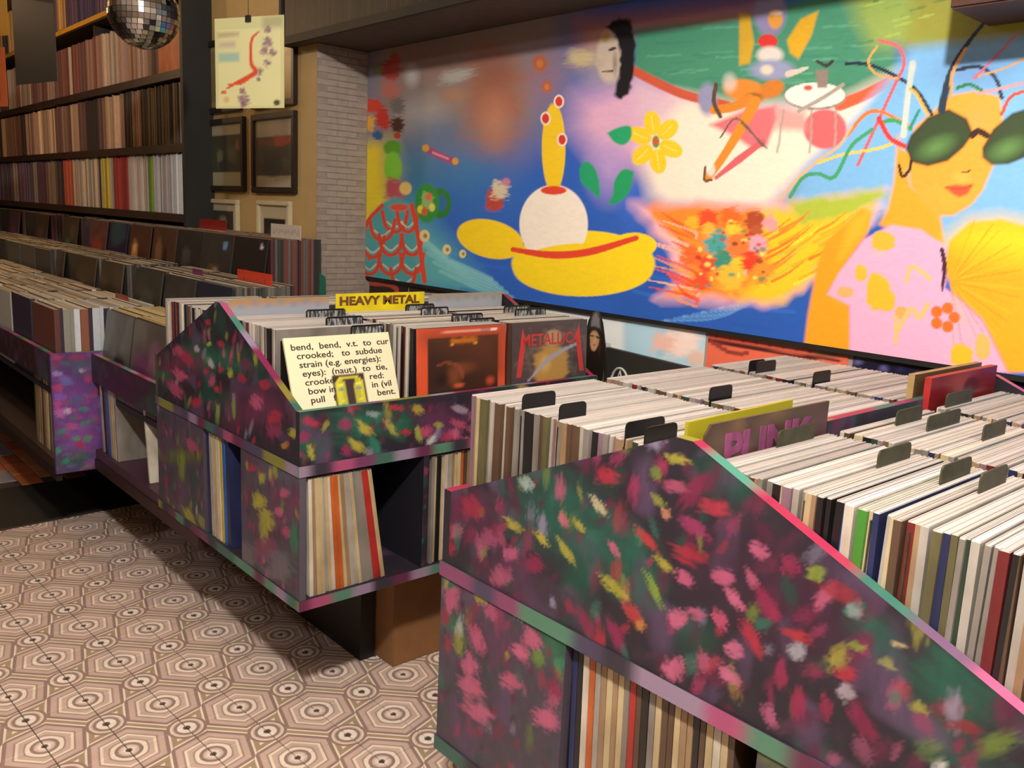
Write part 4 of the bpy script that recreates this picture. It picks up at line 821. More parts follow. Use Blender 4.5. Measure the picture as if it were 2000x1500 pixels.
def p_orange(uv):
    uv = np.stack([uv[:, 0], 1 - (1 - uv[:, 1]) * 1.75], 1); c = Canvas(uv[:, 0], uv[:, 1], 'b8492c'); c.poly([(.115, -1), (.115, .865), (.905, .865), (.905, -1)], '2e1f18')
    c.poly([(.115, .865), (.905, .865), (.905, .3), (.6, .5)], '4a2c1c', soft=.25); c.ell(.5, .35, .22, .14, '5c3520', soft=.8); c.ell(.4, .22, .12, .2, '6a3a24', soft=.9)
    c.line([(.2, .42), (.32, .45), (.45, .38), (.5, .2)], [.02, .05, .06, .03], '7c4228', alpha=.7); c.ell(.45, .08, .08, .05, 'a84e28', soft=.6); c.ell(.82, .1, .07, .1, 'a04028', soft=.8); c.ell(.26, .2, .1, .12, '1d1512', soft=.8)
    c.poly([(.36, .74), (.36, .83), (.45, .815), (.52, .84), (.66, .83), (.66, .745)], '9c5a1c', soft=.015, wob=.012); c.line([(.355, .735), (.5, .75), (.66, .735)], .02, 'c0802c')
    c.line([(.15, .925), (.5, .93), (.8, .93)], .013, 'd8a090', alpha=.7); c.ell(.86, .925, .05, .025, 'd8ccc8', soft=.3); c.ell(.76, .93, .07, .015, '8a7a70', soft=.3)
    return c.c
cover('record', 'sleeve with wide orange-red border and dark brown picture, middle column of the metal rack', (-1.888, 1.515, ZT + .002), (0, math.radians(-3), 0), p_orange, 'b8492c')
def p_metal(uv):
    uv = np.stack([uv[:, 0], 1 - (1 - uv[:, 1]) * 1.7], 1)
    c = Canvas(uv[:, 0], uv[:, 1], '3e3a3c')
    for k in range(40):
        rs = np.random.RandomState(k); c.line([(rs.rand(), rs.rand()), (rs.rand(), rs.rand())], .06, rs.choice(['55504f', '2c292b', '46403f', '645c58']), soft=.9, alpha=.5)
    c.ell(.5, .25, .27, .42, '9a7c42', soft=.2, dry=.2); c.ell(.42, .3, .1, .2, 'b09458', soft=.6); c.ell(.52, .72, .13, .16, '8f8062', soft=.2); c.line([(.2, .05), (.5, .4), (.9, .62)], [.03, .1, .03], '8a8c98', soft=.4)
    return c.c
metal = cover('record', 'grey sleeve with red spiked lettering and a tan shape, wall column of the metal rack', (-1.888, 1.861, ZT + .002), (0, math.radians(-3), 0), p_metal, '4a4648')
M_RED = plain('red_print_ink', 'a8302e', .6, var=.1, bstr=0)
q = text_mesh('METALLICA', .05, M_RED, 'lettering', .97, .0008); q.parent = bpy.data.objects[metal['front']]; q.location = (.0014, -.126, .243)
for pts in (((-.145, .15), (-.125, .15), (-.108, .262), (-.122, .30)), ((.125, .15), (.145, .15), (.118, .30), (.104, .262))):
    bm = bmesh.new(); bm.faces.new([bm.verts.new((.0014, a, b)) for a, b in pts]); bm.normal_update()
    o = bm_obj('letter_spike', bm, M_RED); o.parent = bpy.data.objects[metal['front']]

# record bays under the racks
def shelf_rec(x, y, z, th, col, where, rot): record((x, y, z), th, col, where, rot)
SH = [('cream', 6), ('tan', 4), ('off-white', 4), ('pale grey', 3), ('brown', 1.5), ('orange', .8), ('grey', 2), ('dark green', .4)]
y = 1.022; lst = ['off-white', 'tan', 'cream', 'cream', 'pale grey', 'cream', 'off-white', 'orange', 'orange', 'cream', 'tan', 'pale grey', 'pale grey', 'cream', 'grey', 'grey', 'grey', 'red', 'red', 'cream']
for i, c in enumerate(lst):                      # bay in the broad side of rack2: spines look to +X
    th = rng.uniform(.0095, .0125); lean = math.radians(1 + i * .42)
    record((X2[1] - .165 + rng.uniform(-.004, .002), y + th / 2, ZB + .0285), th, c, 'leaning in the metal rack lower bay beside its gable', (lean * .999, 0, 0) if False else (0, 0, math.pi / 2))
    o = COL.objects[-1]; o.rotation_euler = (-lean, 0, 0); o.rotation_euler = (Matrix.Rotation(lean, 3, 'X') @ Matrix.Rotation(math.pi / 2, 3, 'Z')).to_euler()
    y += th + .0005
y = 1.397
for i in range(15):
    th = rng.uniform(.009, .013)
    record((X2[1] - .165 + rng.uniform(-.006, .002), y + th / 2, ZB + .0285), th, ['grey', 'cream', 'black', 'cream', 'off-white'][i] if i < 5 else pick(rng, SH), 'upright in the metal rack lower bay past the divider', (0, 0, math.pi / 2))
    y += th + .0005
x = -2.44
for c, th in (('navy', .014), ('pale grey', .02), ('cream', .022), ('off-white', .014), ('yellow', .012), ('blue', .016), ('navy', .02)):
    record((x + th / 2, Y2[0] + .165, ZB + .0285), th, c, 'in the narrow end bay of the heavy metal rack', (0, math.radians(-2.5), 0)); x += th + .006
x = -.86
for i in range(26):
    c = ['navy', 'black', 'off-white', 'orange', 'pale grey', 'tan', 'cream', 'tan', 'cream', 'grey', 'red', 'brown', 'black', 'grey', 'cream', 'brown'][i] if i < 16 else pick(rng, SH + [('brown', 5), ('black', 4)])
    th = rng.uniform(.008, .012)
    record((x + th / 2, Y3[0] + .17, ZB + .0285 - (.0)), th, c, 'in the end bay of the punk rack', (0, math.radians(-1.5), 0)); x += th + .0015
x = -3.47
for c, th in (('pale grey', .022), ('black', .016), ('brown', .02), ('blue', .022), ('cream', .03), ('cream', .016), ('grey', .014)):
    record((x + th / 2, .995 + .165, .4305), th, c, 'under the dark-lipped rack section', (0, math.radians(-4), 0)); x += th + .006
o = record((-2.98, 1.165, .4305), .012, 'off-white', 'under the dark-lipped rack section', (0, math.radians(-8), 0), label='off-white sleeve lying at a slant under the dark-lipped rack section')
x = -3.57
for c, th in (('tan', .02), ('brown', .02), ('tan', .02), ('olive', .02), ('cream', .016), ('tan', .03), ('brown', .02), ('tan', .02), ('tan', .03), ('olive', .02)):
    record((x - th / 2, .86 + .165, .4005), th, c, 'under the long wall rack', (0, math.radians(3), 0)); x -= th + .012

# sleeves facing the aisle in the wall racks (front = local -Y, made from cover() turned -90 deg)
def face_cover(x, yf, z, label, base, blobs=(), tilt=-8, th=.006):
    def pf(uv):
        c = Canvas(uv[:, 0], uv[:, 1], base)
        for b in blobs: c.ell(*b[:5], ang=b[5] if len(b) > 5 else 0, soft=.35, dry=.3)
        c.c *= (.8 + .4 * vn(uv[:, 0] * 7, uv[:, 1] * 7, int(abs(x) * 100)))[:, None]
        return c.c
    return cover('record', label, (x, yf, z), (Matrix.Rotation(math.radians(-90), 3, 'Z') @ Matrix.Rotation(math.radians(tilt), 3, 'Y')).to_euler(), pf, base, th, .012)
CZ, BZ, AZ = .9465, .7865, .6665
Cc = [(-3.555, '1d1a18', [(.45, .45, .09, .14, 'b03a2c'), (.5, .25, .1, .12, '8a7a60'), (.85, .9, .06, .03, 'd8d0d8')], 'black sleeve with a red figure at the end of the upper tray'),
      (-3.885, '33322e', [(.75, .85, .1, .07, '6a90b8'), (.45, .3, .3, .3, '8a5a3c'), (.5, .3, .1, .25, '98a0a0')], 'dark sleeve with orange and pale blue patches in the upper tray'),
      (-4.215, '2a2a28', [(.4, .6, .2, .2, '45443f')], 'plain charcoal sleeve in the upper tray below the black post'),
      (-4.545, '4a3426', [(.3, .5, .18, .4, '7a5a44'), (.6, .4, .1, .4, '2a1a14'), (.9, .2, .12, .25, 'b8442c')], 'brown striped sleeve with a red corner in the upper tray'),
      (-4.90, '4a2f22', [(.3, .5, .2, .3, 'a87a50'), (.3, .6, .1, .1, 'c89a6a')], 'brown sleeve with a lighter face shape in the upper tray'),
      (-5.26, '241c3c', [(.5, .85, .5, .3, '2c4650')], 'blue and violet sleeve in the upper tray'),
      (-5.62, '5a3a34', [(.5, .4, .4, .4, '8a3a34'), (.4, .2, .2, .15, 'b85a40')], 'dull red sleeve in the upper tray'),
      (-6.2, '3c3428', [(.4, .4, .2, .2, '2f6a58'), (.7, .7, .2, .2, '50463a')], 'olive sleeve with a green patch in the upper tray'),
      (-6.9, '3a3028', [(.5, .5, .3, .3, '4a3e34')], 'brown-black sleeve far along the upper tray'),
      (-7.7, '4a2c40', [(.5, .4, .3, .3, '6a3a5c')], 'plum sleeve far along the upper tray')]
for x, b, bl, lb in Cc: face_cover(x, 1.616, CZ, lb, b, bl)
Bc = [(-3.175, '1c2030', [(.3, .5, .08, .1, '8a5a44'), (.65, .5, .08, .04, 'c8ccd8')], 'navy sleeve with small pale mark at the end of the lower tray'),
      (-3.51, '33332e', [(.4, .5, .3, .3, '44443c')], 'dark grey sleeve next to the navy one in the lower tray'),
      (-3.86, '38372f', [(.5, .6, .25, .2, '4c4b44'), (.3, .5, .06, .1, '8a8880')], 'grey-green sleeve with a pale smudge in the lower tray'),
      (-4.35, '4a4130', [(.5, .5, .3, .3, '3c3426')], 'olive-brown sleeve in the lower tray'),
      (-4.75, '453a2a', [(.5, .5, .4, .2, '554832')], 'khaki sleeve further along the lower tray'),
      (-5.3, '3f3326', [(.5, .5, .3, .3, '54442f')], 'brown sleeve further along the lower tray')]
for x, b, bl, lb in Bc: face_cover(x, 1.292, BZ, lb, b, bl)
Ac = [(-3.065, '4c4640', [(.45, .35, .4, .4, '5c2f50'), (.75, .6, .2, .3, '6a4a5c'), (.2, .9, .3, .2, '5c5a52')], 'grey sleeve with a painted plum reflection in front of the dark-lipped rack section'),  # plum blobs paint a purple reflection into the cover colour
      (-3.365, '4a4c48', [(.6, .3, .3, .3, '2c2e2c'), (.3, .6, .2, .3, '5c5f5c')], 'slate grey sleeve beside the violet panel in the dark-lipped rack section')]
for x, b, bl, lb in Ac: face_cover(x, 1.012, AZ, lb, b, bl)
# the records filed behind those, and the wall shelving: countless, one mesh
def filed(x, ya, yb, z, pal, cols, tops, th=.011, dz=.004):
    y = ya
    while y < yb - th:
        t = th * rng.uniform(.6, 1.4); d = rng.uniform(-.006, .006)
        sbox((x - R/2 + d, y, z), (x + R/2 + d, y + t * .95, z + R + rng.uniform(-dz, dz)), rng.choice(cols), rng.choice(tops)); y += t
GR = ['4a4a44', '3a3936', '5c5a54', '3f2a2a', '6a6660', '2f2f2c', '54504a']
TP = ['b8ad94', 'a89a7c', 'c4bca8', '9a8e78']
for x in [c[0] for c in Cc] + [-7.3, -8.1, -8.5]: filed(x, 1.672, 1.915, CZ, None, ['3a3a36', '4a2c2c', '5a5c58', '2f302c', '6a3a34'], TP)
for x in [-3.175, -3.51, -3.86, -4.35, -4.75, -5.1, -5.45, -5.8, -6.15, -6.5, -6.85, -7.2, -7.6, -8.0]: filed(x, 1.348 if x > -5.2 else 1.30, 1.585, BZ, None, GR, TP)
for x in [-3.065, -3.365]: filed(x, 1.068, 1.262, AZ, None, ['5a543c', '6a6248', '8a7a50', '4a4638'], ['c2ae7c', 'b39c66', 'cbbb90'], .014)
WH = ['a8b0b8', '7c7c74', '6a5a54', '2a2438', '8a8f94', '9a9c94', '54302a', '3a3a3c', '7a4a38', 'b4bcc4']
for x in [-3.705, -4.04, -4.38, -4.72, -5.06, -5.4, -5.74, -6.1, -6.5]: filed(x, .872, 1.262, AZ, None, WH, TP, .02)
# wall shelving
def row(xa, xb, z, hgt, groups, th=.010):
    x = xa; g = None; left = 0
    while x > xb:
        if left <= 0: g = rng.choice(groups); left = rng.uniform(.02, .22)
        t = th * rng.uniform(.5, 1.5); c = np.array([int(g[i:i+2], 16) for i in (0, 2, 4)]) * rng.uniform(.75, 1.2)
        hx = '%02x%02x%02x' % tuple(int(min(255, v)) for v in c)
        sbox((x - t * .94, 1.79 + rng.uniform(0, .02), z), (x, 2.105, z + hgt + rng.uniform(-.008, .003)), hx); x -= t; left -= t
W1 = ['a89c8c', 'b0a8a4', 'b8a898', '9a8a86', 'c0b4a8', 'a09090', 'b4a488', '8a6a60']
LOWER = [(-4.61, -4.80, 'b8bec4'), (-4.80, -5.10, 'a8a4a4'), (-5.10, -5.17, '6a8a2c'), (-5.17, -5.50, 'a49a94'), (-5.50, -5.74, '9c3a34'), (-5.74, -5.84, '9a8c7c'), (-5.84, -5.98, 'b8a83c'), (-5.98, -6.6, 'b0a08c'), (-6.6, -6.85, 'b86450')]
for a, b, g in LOWER: row(a, b, 1.328, .314, [g])
row(-6.86, -9.1, 1.328, .312, ['5a4a54', '8a7a6c', '6a4a5c', '7c6c5c', '4a3c40'])
row(-4.63, -4.68, 1.688, .31, ['8a8c94']); row(-4.69, -5.25, 1.688, .312, ['5c4a34', '66543a', '52422e']); row(-5.25, -9.1, 1.688, .312, ['8a6a54', '54403a', 'a08468', '6a4a40', '3c2c24', '987a60', 'b09478'])
row(-4.62, -4.66, 2.055, .30, ['2a2018']); row(-4.95, -9.1, 2.055, .312, ['8a6a58', 'a08070', '6a4a40', '9c8a78', '7a4a3c', '54382c', 'b09a84'])
row(-5.3, -9.1, 2.483, .312, ['6a5060', '4a3a50', '8a6a54', '3c2c28', 'b08a4c'])
HSC = ['141514', '1c1d1c', '0e0e0f', '24211e', '141617', '1e1a18']
x = .5
while x > -3.66:
    t = rng.uniform(.008, .02); sbox((x - t * .94, 1.872, 2.101), (x, 1.925 if x < -3.46 else 2.19, 2.415 + rng.uniform(-.01, 0)), rng.choice(HSC)); x -= t
me = bpy.data.meshes.new('record_rows'); me.from_pydata(SB_V, [], SB_F); me.update()
ca = me.color_attributes.new('Col', 'FLOAT_COLOR', 'CORNER')
cc = np.repeat(np.hstack([np.array(SB_C), np.ones((len(SB_C), 1))]), 4, axis=0).astype(np.float32); ca.data.foreach_set('color', cc.ravel())
tag(mesh_obj('record_rows', me, M_STUFF), 'closely packed record spines filling the wall shelving, trays and back columns', 'records', kind='stuff')
o = record((-4.80, 1.80, 2.0555), .008, 'orange', '', (0, 0, math.radians(90)), label='plain orange sleeve standing face out at the end of the shelving')

# ================================================================== dividers, signs and small things
def rounded_plate(bm, y0, y1, z0, z1, x0, x1, r):
    pts = [(y0, z0), (y1, z0)] + [(y1 - r + r * math.cos(a), z1 - r + r * math.sin(a)) for a in (0, .52, 1.05, 1.57)] + [(y0 + r - r * math.sin(a), z1 - r + r * math.cos(a)) for a in (0, .52, 1.05, 1.57)]
    f = [bm.verts.new((x1, y, z)) for y, z in pts]; b = [bm.verts.new((x0, y, z)) for y, z in pts]
    bm.faces.new(f); bm.faces.new(b[::-1]); n = len(pts)
    for i in range(n): bm.faces.new((f[i], b[i], b[(i + 1) % n], f[(i + 1) % n]))
    bmesh.ops.recalc_face_normals(bm, faces=bm.faces[:])
def streaks():
    m, t, b = nt('smudged_white_print')
    n = t.nodes.new('ShaderNodeTexNoise'); n.inputs['Scale'].default_value = 90; n.inputs['Detail'].default_value = 2
    mp = t.nodes.new('ShaderNodeMapping'); mp.inputs['Scale'].default_value = (1, 1.6, .5); t.links.new(geopos(t), mp.inputs[0]); t.links.new(mp.outputs[0], n.inputs['Vector'])
    r = t.nodes.new('ShaderNodeValToRGB'); r.color_ramp.elements[0].position = .45; r.color_ramp.elements[0].color = S4('26282a'); r.color_ramp.elements[1].position = .62; r.color_ramp.elements[1].color = S4('8c9294')
    t.links.new(n.outputs['Fac'], r.inputs[0]); t.links.new(r.outputs[0], b.inputs['Base Color']); return m
M_SMUDGE = streaks()
def divider(a, b, cy, mat, where, label_strip=False, zt=1.114, hgt=.036, xmax=None):
    p = at(*a, 2, zt); q = at(*b, 2, zt); x = (p[0] + q[0]) / 2
    if xmax is not None and x > xmax:
        x = xmax; p = at(*a, 0, x); q = at(*b, 0, x); zt = max(1.094, p[2])
    y0, y1 = p[1], q[1]
    lo, hi = cy; y0 = max(y0, lo + .002); y1 = min(max(y1, y0 + .06), hi + .02)
    d = empty('divider_card', (x, (lo + hi) / 2, ZT), f'black divider tab standing up among records {where}', 'divider', f'black divider tabs {where}')
    if mat is M_OLIVE: d['label'] = f'dark olive divider tab standing up among records {where}'; d['group'] = f'olive divider tabs {where}'
    if label_strip: d['label'] = f'black divider tab with smudged grey lettering {where}'; d['group'] = f'lettered divider tabs {where}'
    box('card', (x - .0008, lo, ZT + .002), (x + .0008, hi, zt - hgt), mat, d)
    bm = bmesh.new(); rounded_plate(bm, y0, y1, zt - hgt, zt, x - .0012, x + .0012, .008); tb = bm_obj('tab', bm, mat, d)
    if label_strip:
        box('smudged_print', (x + .0012, y0 + .004, zt - .024), (x + .0018, y1 - .004, zt - .005), M_SMUDGE, tb)
    return d
for a, b, c in (((1010, 772), (1085, 762), 0), ((1065, 795), (1143, 782), 0), ((1220, 825), (1300, 812), 0), ((1242, 838), (1325, 824), 0), ((1368, 760), (1430, 750), 1), ((1430, 709), (1482, 702), 2), ((1465, 709), (1515, 702), 2), ((1577, 728), (1625, 722), 2)):
    divider(a, b, COLY3[c], M_PLASTIC, 'behind the PUNK board, ' + ('aisle', 'middle', 'wall')[c] + ' column')
for a, b, c in (((1715, 880), (1782, 862), 0), ((1838, 910), (1900, 890), 0), ((1915, 925), (1970, 905), 0), ((1918, 830), (1970, 818), 1), ((1755, 803), (1800, 790), 1), ((1806, 812), (1884, 798), 1), ((1520, 842), (1592, 826), 0), ((1850, 770), (1900, 758), 2)):
    divider(a, b, COLY3[c], M_OLIVE, 'in front of the PUNK board, ' + ('aisle', 'middle', 'wall')[c] + ' column')
for a, b, c in (((607, 607), (665, 600), 0), ((640, 620), (705, 615), 0), ((685, 637), (750, 630), 0), ((800, 596), (840, 591), 1), ((830, 602), (868, 597), 1), ((885, 614), (940, 610), 1), ((918, 622), (972, 616), 1), ((990, 598), (1030, 594), 2), ((1010, 604), (1062, 600), 2)):
    divider(a, b, COLY2[c], M_PLASTIC, 'in the heavy metal rack, ' + ('aisle', 'middle', 'wall')[c] + ' column', True, 1.112, .03, (-2.004, -1.976, -1.976)[c])
# PUNK board on the ridge
pk = empty('punk_board', (-.664, 1.085, ZT), 'brown header board lettered PUNK in pink, standing on the rack ridge', 'sign')
def p_pk(W, uv):
    c = Canvas(uv[:, 0], uv[:, 1], '3d2f25')
    for k in range(30):
        rs = np.random.RandomState(k); c.ell(rs.rand() * .32, .25 + rs.rand() * .12, .03, .02, rs.choice(['54432c', '4a2a3c', '6a5034', '33262a']), soft=.8, alpha=.6)
    return c.c
pkb = panel('board', [(0, 0), (.318, 0), (.318, .364), (.012, .364), (0, .35)], (-.662, .944, ZT + .002), (0, 1, 0), (0, 0, 1), (1, 0, 0), .004, .006, p_pk, pk, M_PRINT, edge=False)
q = text_mesh('PUNK', .07, plain('pink_marker', '6c3258', .6, var=.3, scale=60), 'lettering', 1.22, .003); q.parent = pkb; q.location = Vector((.0024, -.098, .298)) + pk.location
panel('yellow_back_card', [(0, 0), (.262, 0), (.262, .366), (0, .362)], (-.692, .944, ZT + .002), (0, 1, 0), (0, 0, 1), (1, 0, 0), .005, .03, lambda W, uv: np.tile(S('8f8a20'), (len(uv), 1)), pk, M_PRINT, edge=False)
# HEAVY METAL header card
hm = empty('heavy_metal_card', (-2.322, 1.515, ZT), 'bright yellow header card lettered HEAVY METAL on the rack ridge', 'sign')
hmc = panel('card', [(0, 0), (.328, 0), (.328, .368), (0, .368)], (-2.3215, 1.352, ZT + .002), (0, 1, 0), (0, 0, 1), (1, 0, 0), .003, .012, lambda W, uv: np.array([S('c9b916')] * len(uv)) * (.8 + .4 * vn(uv[:, 0] * 40, uv[:, 1] * 40))[:, None], hm, M_PRINT, edge=False)
q = text_mesh('HEAVY METAL', .036, plain('brown_marker', '5a3512', .6, var=.3, scale=80), 'lettering', 1.28, .0016); q.parent = hmc; q.location = Vector((.0014, -.152, .335)) + hm.location
for nm, ya, yb, h, f in (('tan_header_card', 1.012, 1.33, '9a7a50', 'tan and blue-grey blank header card on the ridge above the aisle column'), ('grey_header_card', 1.70, 2.018, '8a8272', 'faded tan and blue header card on the ridge above the wall column')):
    def pc(W, uv, h=h):
        c = Canvas(uv[:, 0], uv[:, 1], '8b93a0'); c.poly([(-.1, .335), (.4, .345), (.4, .5), (-.1, .5)], h, soft=.012)
        for k in range(7): c.ell(.04 + k * .04, .34 + .008 * (k % 2), .018, .006, '4a78a8', soft=.6, alpha=.7)
        return c.c
    tag(panel(nm, [(0, 0), (.318, 0), (.318, .36), (.02, .36), (0, .35)], (-2.3235, ya, ZT + .002), (0, 1, 0), (0, 0, 1), (1, 0, 0), .003, .008, pc, None, M_PRINT, edge=False), f, 'sign')
# red sleeve and brown ones raised on the ridge of the punk rack
cover('record', 'glossy dark red sleeve raised on the ridge of the punk rack', (-.663, 1.79, ZT + .056), (0, 0, 0), lambda uv: (lambda c: (c.ell(.45, .95, .3, .12, '8a3a30', soft=.8), c.ell(.6, .9, .14, .07, '4a0c10', soft=.3), c.c)[-1])(Canvas(uv[:, 0], uv[:, 1], '6a1418')), '8c1c1c', .012)
cover('record', 'brown sleeve standing behind the dark red one on the punk rack ridge', (-.692, 1.785, ZT + .058), (0, 0, 0), lambda uv: np.tile(S('54402a'), (len(uv), 1)), '8a7448', .012)

# cardboard box under the rack
cb = empty('cardboard_box', (-2.265, 1.62, 0), 'brown cardboard box on the tiled floor under the heavy metal rack', 'box')
M_CARD = plain('brown_cardboard', '7a5430', .75, var=.08, scale=12)
box('carton', (-2.452, 1.422, 0), (-2.078, 1.80, .352), M_CARD, cb, .003)
box('top_flap', (-2.452, 1.422, .352), (-2.268, 1.80, .357), M_CARD, cb); box('top_flap', (-2.262, 1.422, .352), (-2.078, 1.80, .357), M_CARD, cb)
box('packing_tape', (-2.30, 1.4215, .20), (-2.23, 1.4225, .3575), plain('brown_tape', '8a6a3c', .3, var=.05), cb)

# framed pictures on the cream wall
def picture(x0, x1, z0, z1, label, frame_mat, bar, paint, mat_in):
    r = empty('framed_picture', ((x0 + x1) / 2, YP, z0), label, 'picture')
    y1 = YP + .001; yf = YP - .022
    box('frame_bar', (x0, yf, z0), (x1, y1, z0 + bar), frame_mat, r, .003); box('frame_bar', (x0, yf, z1 - bar), (x1, y1, z1), frame_mat, r, .003)
    box('frame_bar', (x0, yf, z0 + bar), (x0 + bar, y1, z1 - bar), frame_mat, r, .003); box('frame_bar', (x1 - bar, yf, z0 + bar), (x1, y1, z1 - bar), frame_mat, r, .003)
    panel('print', [(0, 0), (x1 - x0 - 2 * bar, 0), (x1 - x0 - 2 * bar, z1 - z0 - 2 * bar), (0, z1 - z0 - 2 * bar)], (x0 + bar, YP - .008, z0 + bar), (1, 0, 0), (0, 0, 1), (0, -1, 0), .006, .008, lambda W, uv: paint(uv / np.array([x1 - x0 - 2 * bar, z1 - z0 - 2 * bar])), r, M_PRINT, edge=False)
def pic_paint(base, mat_h, inset, blobs):
    def f(uv):
        c = Canvas(uv[:, 0], uv[:, 1], mat_h); c.poly([(inset[0], inset[1]), (1 - inset[0], inset[1]), (1 - inset[0], 1 - inset[2]), (inset[0], 1 - inset[2])], base)
        for k, b in enumerate(blobs): c.ell(*b, soft=.4, dry=.4, seed=k)
        return c.c
    return f
FB = plain('dark_walnut_frame', '20140e', .4, var=.2); FW = plain('ivory_frame', 'b3a888', .5, var=.05)
picture(-4.655, -4.178, 1.455, 1.815, 'dark framed print of greenish figures beside the black shelf post', FB, .028, pic_paint('3c3c2c', '9a9478', (.02, .22, .18), [(.35, .45, .12, .2, '6a6a50'), (.7, .5, .15, .2, '54543c'), (.85, .65, .06, .1, '8a4a3c'), (.5, .35, .3, .1, '33332a')]), 0)
picture(-4.09, -3.655, 1.452, 1.815, 'dark framed print with a red roof shape and grey dome', FB, .028, pic_paint('4a463c', '9c9480', (.02, .18, .25), [(.7, .68, .3, .1, '94483a'), (.25, .66, .25, .06, '6a4438'), (.45, .35, .35, .22, '3a3c38'), (.8, .35, .12, .12, '55544c')]), 0)
picture(-4.645, -4.21, 1.845, 2.20, 'dark framed tan print above the greenish figures print', FB, .028, pic_paint('7a6a48', '8a7a54', (.06, .1, .1), [(.5, .5, .3, .2, '6a5a3c')]), 0)
picture(-4.09, -3.655, 1.84, 2.20, 'dark framed print with painted golden glare above the red roof print', FB, .028, pic_paint('8a7644', '8f7c50', (.04, .15, .1), [(.7, .75, .2, .15, 'c0a050'), (.5, .5, .14, .25, 'a8966c'), (.4, .2, .4, .1, '8a6038')]), 0)  # golden tones paint the glare into the print's colours
picture(-4.64, -4.262, 1.09, 1.415, 'ivory framed dark photograph beside the black shelf post', FW, .022, pic_paint('33302a', 'a89f84', (.14, .12, .14), [(.4, .5, .1, .3, '5c584a'), (.65, .5, .1, .3, '24221e'), (.5, .7, .2, .08, '7a7460')]), 0)
picture(-4.04, -3.705, 1.09, 1.418, 'ivory framed dark photograph behind the white price card', FW, .022, pic_paint('211f1c', 'aaa186', (.13, .12, .22), [(.5, .5, .25, .2, '3c3a34')]), 0)

# small signs standing among the tray records
def card(name, x0, x1, y, z0, z1, hexc, label, mark=None):
    def pf(W, uv):
        c = Canvas(uv[:, 0] / (x1 - x0), uv[:, 1] / (z1 - z0), hexc)
        if mark:
            for k in range(9): c.ell(.1 + k * .1, .45 + .1 * (k % 2), .05, .22, mark, soft=.6, dry=.6, alpha=.7, seed=k)
        return c.c
    return tag(panel(name, [(0, 0), (x1 - x0, 0), (x1 - x0, z1 - z0), (0, z1 - z0)], (x0, y, z0), (1, 0, 0), (0, 0, 1), (0, -1, 0), .002, .008, pf, None, M_PRINT, edge=False), label, 'sign')
card('sign_card', -4.46, -4.13, 1.80, 1.20, 1.312, '7c1418', 'dark red card standing in the upper tray below the shelf post')
card('sign_card', -3.66, -3.385, 1.80, 1.255, 1.318, 'b9b0a4', 'white card with grey lines standing at the end of the upper tray', '8c8680')
card('sign_card', -3.345, -3.045, 1.50, 1.05, 1.142, 'b8341c', 'orange-red lettered card standing at the end of the lower tray', '5c140c')
card('sign_card', -3.86, -3.70, 1.19, .93, 1.005, '7a2414', 'rust red card standing in the violet-ended rack')
card('sign_card', -3.60, -3.50, 1.42, 1.06, 1.125, '5a1c50', 'small plum tab standing in the lower tray')

# things hanging from the ceiling
def hang_line(bm, p, z1=2.9): tube(bm, [p, (p[0], p[1], z1)], .0012, 5)
M_THREAD = plain('dark_thread', '2a2622', .6, bstr=0)
def hanging_sleeve(label, px, py, d, yaw, paint, base, size=.315):
    p = dep(px, py, d); r = empty('hanging_sleeve', tuple(p), label, 'record')
    n = np.array([math.cos(yaw), math.sin(yaw), 0]); u = np.array([-n[1], n[0], 0])
    o3 = p - u * size / 2 - np.array([0, 0, size / 2])
    panel('sleeve', [(0, 0), (size, 0), (size, size), (0, size)], o3, u, (0, 0, 1), n, .003, .006, lambda W, uv: paint(uv / size), r, M_PRINT, edge=False)
    bm = bmesh.new(); hang_line(bm, (p[0], p[1], p[2] + size / 2 - .004)); bm_obj('thread', bm, M_THREAD, r)
    top = p + np.array([0, 0, size / 2]) + n * .002
    box('clip', (top[0] - .012, top[1] - .006, top[2] - .018), (top[0] + .012, top[1] + .006, top[2] + .004), M_PLASTIC, r)
    return r
def p_card(uv):
    c = Canvas(uv[:, 0], uv[:, 1], 'c6c690'); c.poly([(.04, .03), (.96, .03), (.96, .87), (.04, .87)], 'd2d09a'); 
    c.line([(.04, .875), (.96, .875)], .008, '8a8a64'); c.poly([(.7, .87), (1, .87), (1, 1), (.7, 1)], 'a8a67c', soft=.04)
    c.line([(.66, .84), (.55, .76), (.53, .6), (.54, .48), (.6, .4), (.45, .33), (.3, .28), (.16, .22)], [.02, .05, .06, .07, .08, .07, .05, .02], 'cc4a2c', soft=.5)
    c.line([(.2, .27), (.36, .27), (.5, .33)], .03, 'd05a34'); c.ell(.12, .18, .05, .025, 'c86a40'); c.ell(.16, .1, .06, .05, 'c89a60', soft=.6, alpha=.7)
    for x, y, r in ((.78, .72, .09), (.72, .63, .08), (.85, .6, .06), (.77, .5, .06), (.66, .4, .06), (.64, .32, .04), (.4, .2, .05), (.42, .1, .11), (.78, .85, .06), (.4, .04, .05)): c.ell(x, y, r, r * .8, '74406c', soft=.6, dry=.7, alpha=.8, seed=int(x * 50))
    c.poly([(.04, .78), (.36, .8), (.36, .84), (.04, .85)], 'b0a880', soft=.02); c.poly([(.06, .68), (.3, .68), (.3, .74), (.06, .74)], 'b8a894', soft=.03); c.poly([(.05, .52), (.36, .52), (.36, .62), (.05, .62)], '9ab8a4', soft=.02)
    c.ell(.9, .06, .06, .04, '4a4a3c', soft=.4)
    return c.c
hanging_sleeve('pale yellow sleeve with red and purple brush marks hanging by a clip', 486, 123, 3.15, math.radians(-66), p_card, 'c6c690')
